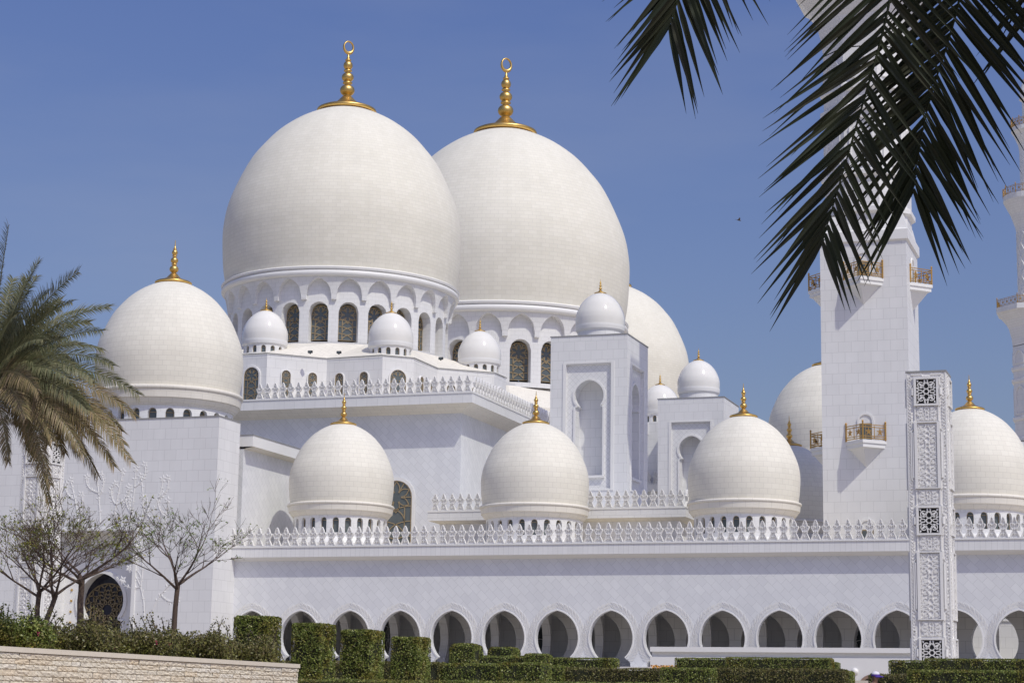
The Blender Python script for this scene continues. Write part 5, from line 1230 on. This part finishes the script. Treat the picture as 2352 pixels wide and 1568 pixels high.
# ------------------------------------------------------------------ person in a cap, seen from the shoulders up above the frame edge
ph = at_depth(2006, 1556, 54.0); gzp = ph.z-1.60
man = thing('person', (ph.x, ph.y, gzp), 'person in a white and purple cap at the bottom edge before the ramp wall', 'person')
def skin_body(name, verts, edges, radii, mat, parent, sub=2):
    me = bpy.data.meshes.new(name); me.from_pydata(verts, edges, []); o = bpy.data.objects.new(name, me); COL.objects.link(o); o.parent = parent
    md = o.modifiers.new('skin', 'SKIN'); md.use_smooth_shade = True
    for i, r in enumerate(radii): me.skin_vertices[0].data[i].radius = (r, r*.85) if not isinstance(r, tuple) else r
    me.skin_vertices[0].data[0].use_root = True
    s_ = o.modifiers.new('sub', 'SUBSURF'); s_.levels = sub; s_.render_levels = sub; me.materials.append(mat); return o
# facing +X (to the right); heights in metres above the feet
SKIN = mat_plain('brown_skin', (0.16, 0.085, 0.055), 0.55)
V = [(0, 0, .95), (0, 0, 1.12), (.01, 0, 1.30), (.02, 0, 1.42), (.04, 0, 1.50), (.06, 0, 1.60), (.07, 0, 1.70),
     (.0, -.19, 1.39), (.05, -.24, 1.12), (.20, -.22, .98), (.26, -.22, .95), (.0, .19, 1.39), (-.04, .25, 1.12), (.08, .25, .90), (.12, .25, .83),
     (0, -.10, .90), (.14, -.10, .48), (.08, -.10, .08), (.20, -.10, .04), (0, .10, .90), (-.05, .10, .50), (-.22, .10, .12), (-.14, .10, .05)]
Ed = [(0, 1), (1, 2), (2, 3), (3, 4), (4, 5), (5, 6), (3, 7), (7, 8), (8, 9), (9, 10), (3, 11), (11, 12), (12, 13), (13, 14), (0, 15), (15, 16), (16, 17), (17, 18), (0, 19), (19, 20), (20, 21), (21, 22)]
Rr = [.14, .135, .155, .11, .075, .125, .115, .06, .045, .036, .03, .06, .045, .036, .03, .09, .06, .045, .04, .09, .06, .045, .04]
skin_body('body', V, Ed, Rr, SKIN, man)
V = [(0, 0, .92), (0, 0, 1.12), (.01, 0, 1.30), (.02, 0, 1.43), (0, -.20, 1.39), (.04, -.24, 1.18), (0, .20, 1.39), (-.03, .25, 1.18)]
skin_body('shirt', V, [(0, 1), (1, 2), (2, 3), (3, 4), (4, 5), (3, 6), (6, 7)], [.165, .155, .175, .115, .085, .07, .085, .07], mat_plain('pale_shirt', (0.62, 0.55, 0.36), .8), man)
V = [(0, 0, .98), (0, -.10, .88), (.14, -.10, .48), (.08, -.10, .10), (0, .10, .88), (-.05, .10, .50), (-.22, .10, .14)]
skin_body('trousers', V, [(0, 1), (1, 2), (2, 3), (0, 4), (4, 5), (5, 6)], [.155, .11, .08, .07, .11, .08, .07], mat_plain('dark_trousers', (0.03, 0.03, 0.04), .8), man)
b = MB(); b.lathe([(.10, 1.40), (.085, 1.44), (.072, 1.47)], 16, c=(.03, 0, 0)); b.build('collar', mat_plain('purple_cloth', (0.035, 0.02, 0.16), .7), man, local=True)
b = MB(); b.lathe([(0, .02), (.014, .0), (.02, -.025), (.012, -.038), (0, -.04)], 8, c=(.165, 0, 1.625)); b.lathe([(0, -.02), (.018, 0), (0, .02)], 8, c=(.06, -.085, 1.60)); b.build('face', SKIN, man, smooth=True, local=True)
b = MB(); b.lathe([(.112, 1.655), (.114, 1.69), (.105, 1.73), (.075, 1.765), (.03, 1.78), (0, 1.782)], 20, c=(.06, 0, 0)); cap_ = b.build('cap', mat_plain('white_cap', (0.75, 0.73, 0.78), .8), man, smooth=True, local=True)
b = MB(); n_ = 12; top = []; 
for i in range(n_+1):
    a = -math.pi/2+math.pi*i/n_; top.append((.06+.112*math.cos(a), .112*math.sin(a), 1.665))
out = [(.06+.20*math.cos(-math.pi/2+math.pi*i/n_)+.02, .115*math.sin(-math.pi/2+math.pi*i/n_), 1.645-.012*abs(math.sin(-math.pi/2+math.pi*i/n_))) for i in range(n_+1)]
b.add(top+out+[(x, y, z-.014) for x, y, z in out]+[(x, y, z-.014) for x, y, z in top], [(i, i+1, n_+2+i, n_+1+i) for i in range(n_)]+[(n_+1+i, n_+2+i, 2*n_+3+i, 2*n_+2+i) for i in range(n_)]+[(2*n_+2+i, 2*n_+3+i, 3*n_+4+i, 3*n_+3+i) for i in range(n_)])
b.build('brim', mat_plain('purple_brim', (0.05, 0.02, 0.28), .7), cap_, local=True)
b = MB(); b.lathe([(.116, 1.650), (.118, 1.675), (.114, 1.70)], 20, c=(.06, 0, 0)); b.build('cap_band', mat_plain('purple_band', (0.10, 0.04, 0.30), .7), cap_, local=True)
# bird in flight
q = at_depth(1697, 506, 120); bd = thing('bird', (q.x, q.y, q.z), 'small dark bird flying in the open sky left of the palm fronds', 'bird'); bd.scale = (.6, .6, .6); bd.rotation_euler = (0, .3, .4)
b = MB(); b.tube([(-.22, 0, -.02), (-.12, 0, 0), (0, 0, .02), (.12, 0, .02), (.18, 0, .03), (.23, 0, .02)], [.015, .05, .065, .05, .04, .008], 8); b.build('body', mat_plain('bird_feather', (0.10, 0.08, 0.07), .7), bd, smooth=True, local=True)
for s_ in (-1, 1):
    b = MB(); b.add([(.10, s_*.04, .03), (-.08, s_*.04, .03), (-.10, s_*.22, .12), (-.02, s_*.38, .22), (.06, s_*.24, .15)], [(0, 1, 2, 4), (2, 3, 4)]); b.build('wing', mat_plain('bird_wing', (0.13, 0.10, 0.09), .7), bd, local=True)
b = MB(); b.add([(-.20, -.02, -.02), (-.20, .02, -.02), (-.36, .06, -.03), (-.36, -.06, -.03)], [(0, 1, 2, 3)]); b.build('tail', mat_plain('bird_tail', (0.10, 0.08, 0.07), .7), bd, local=True)
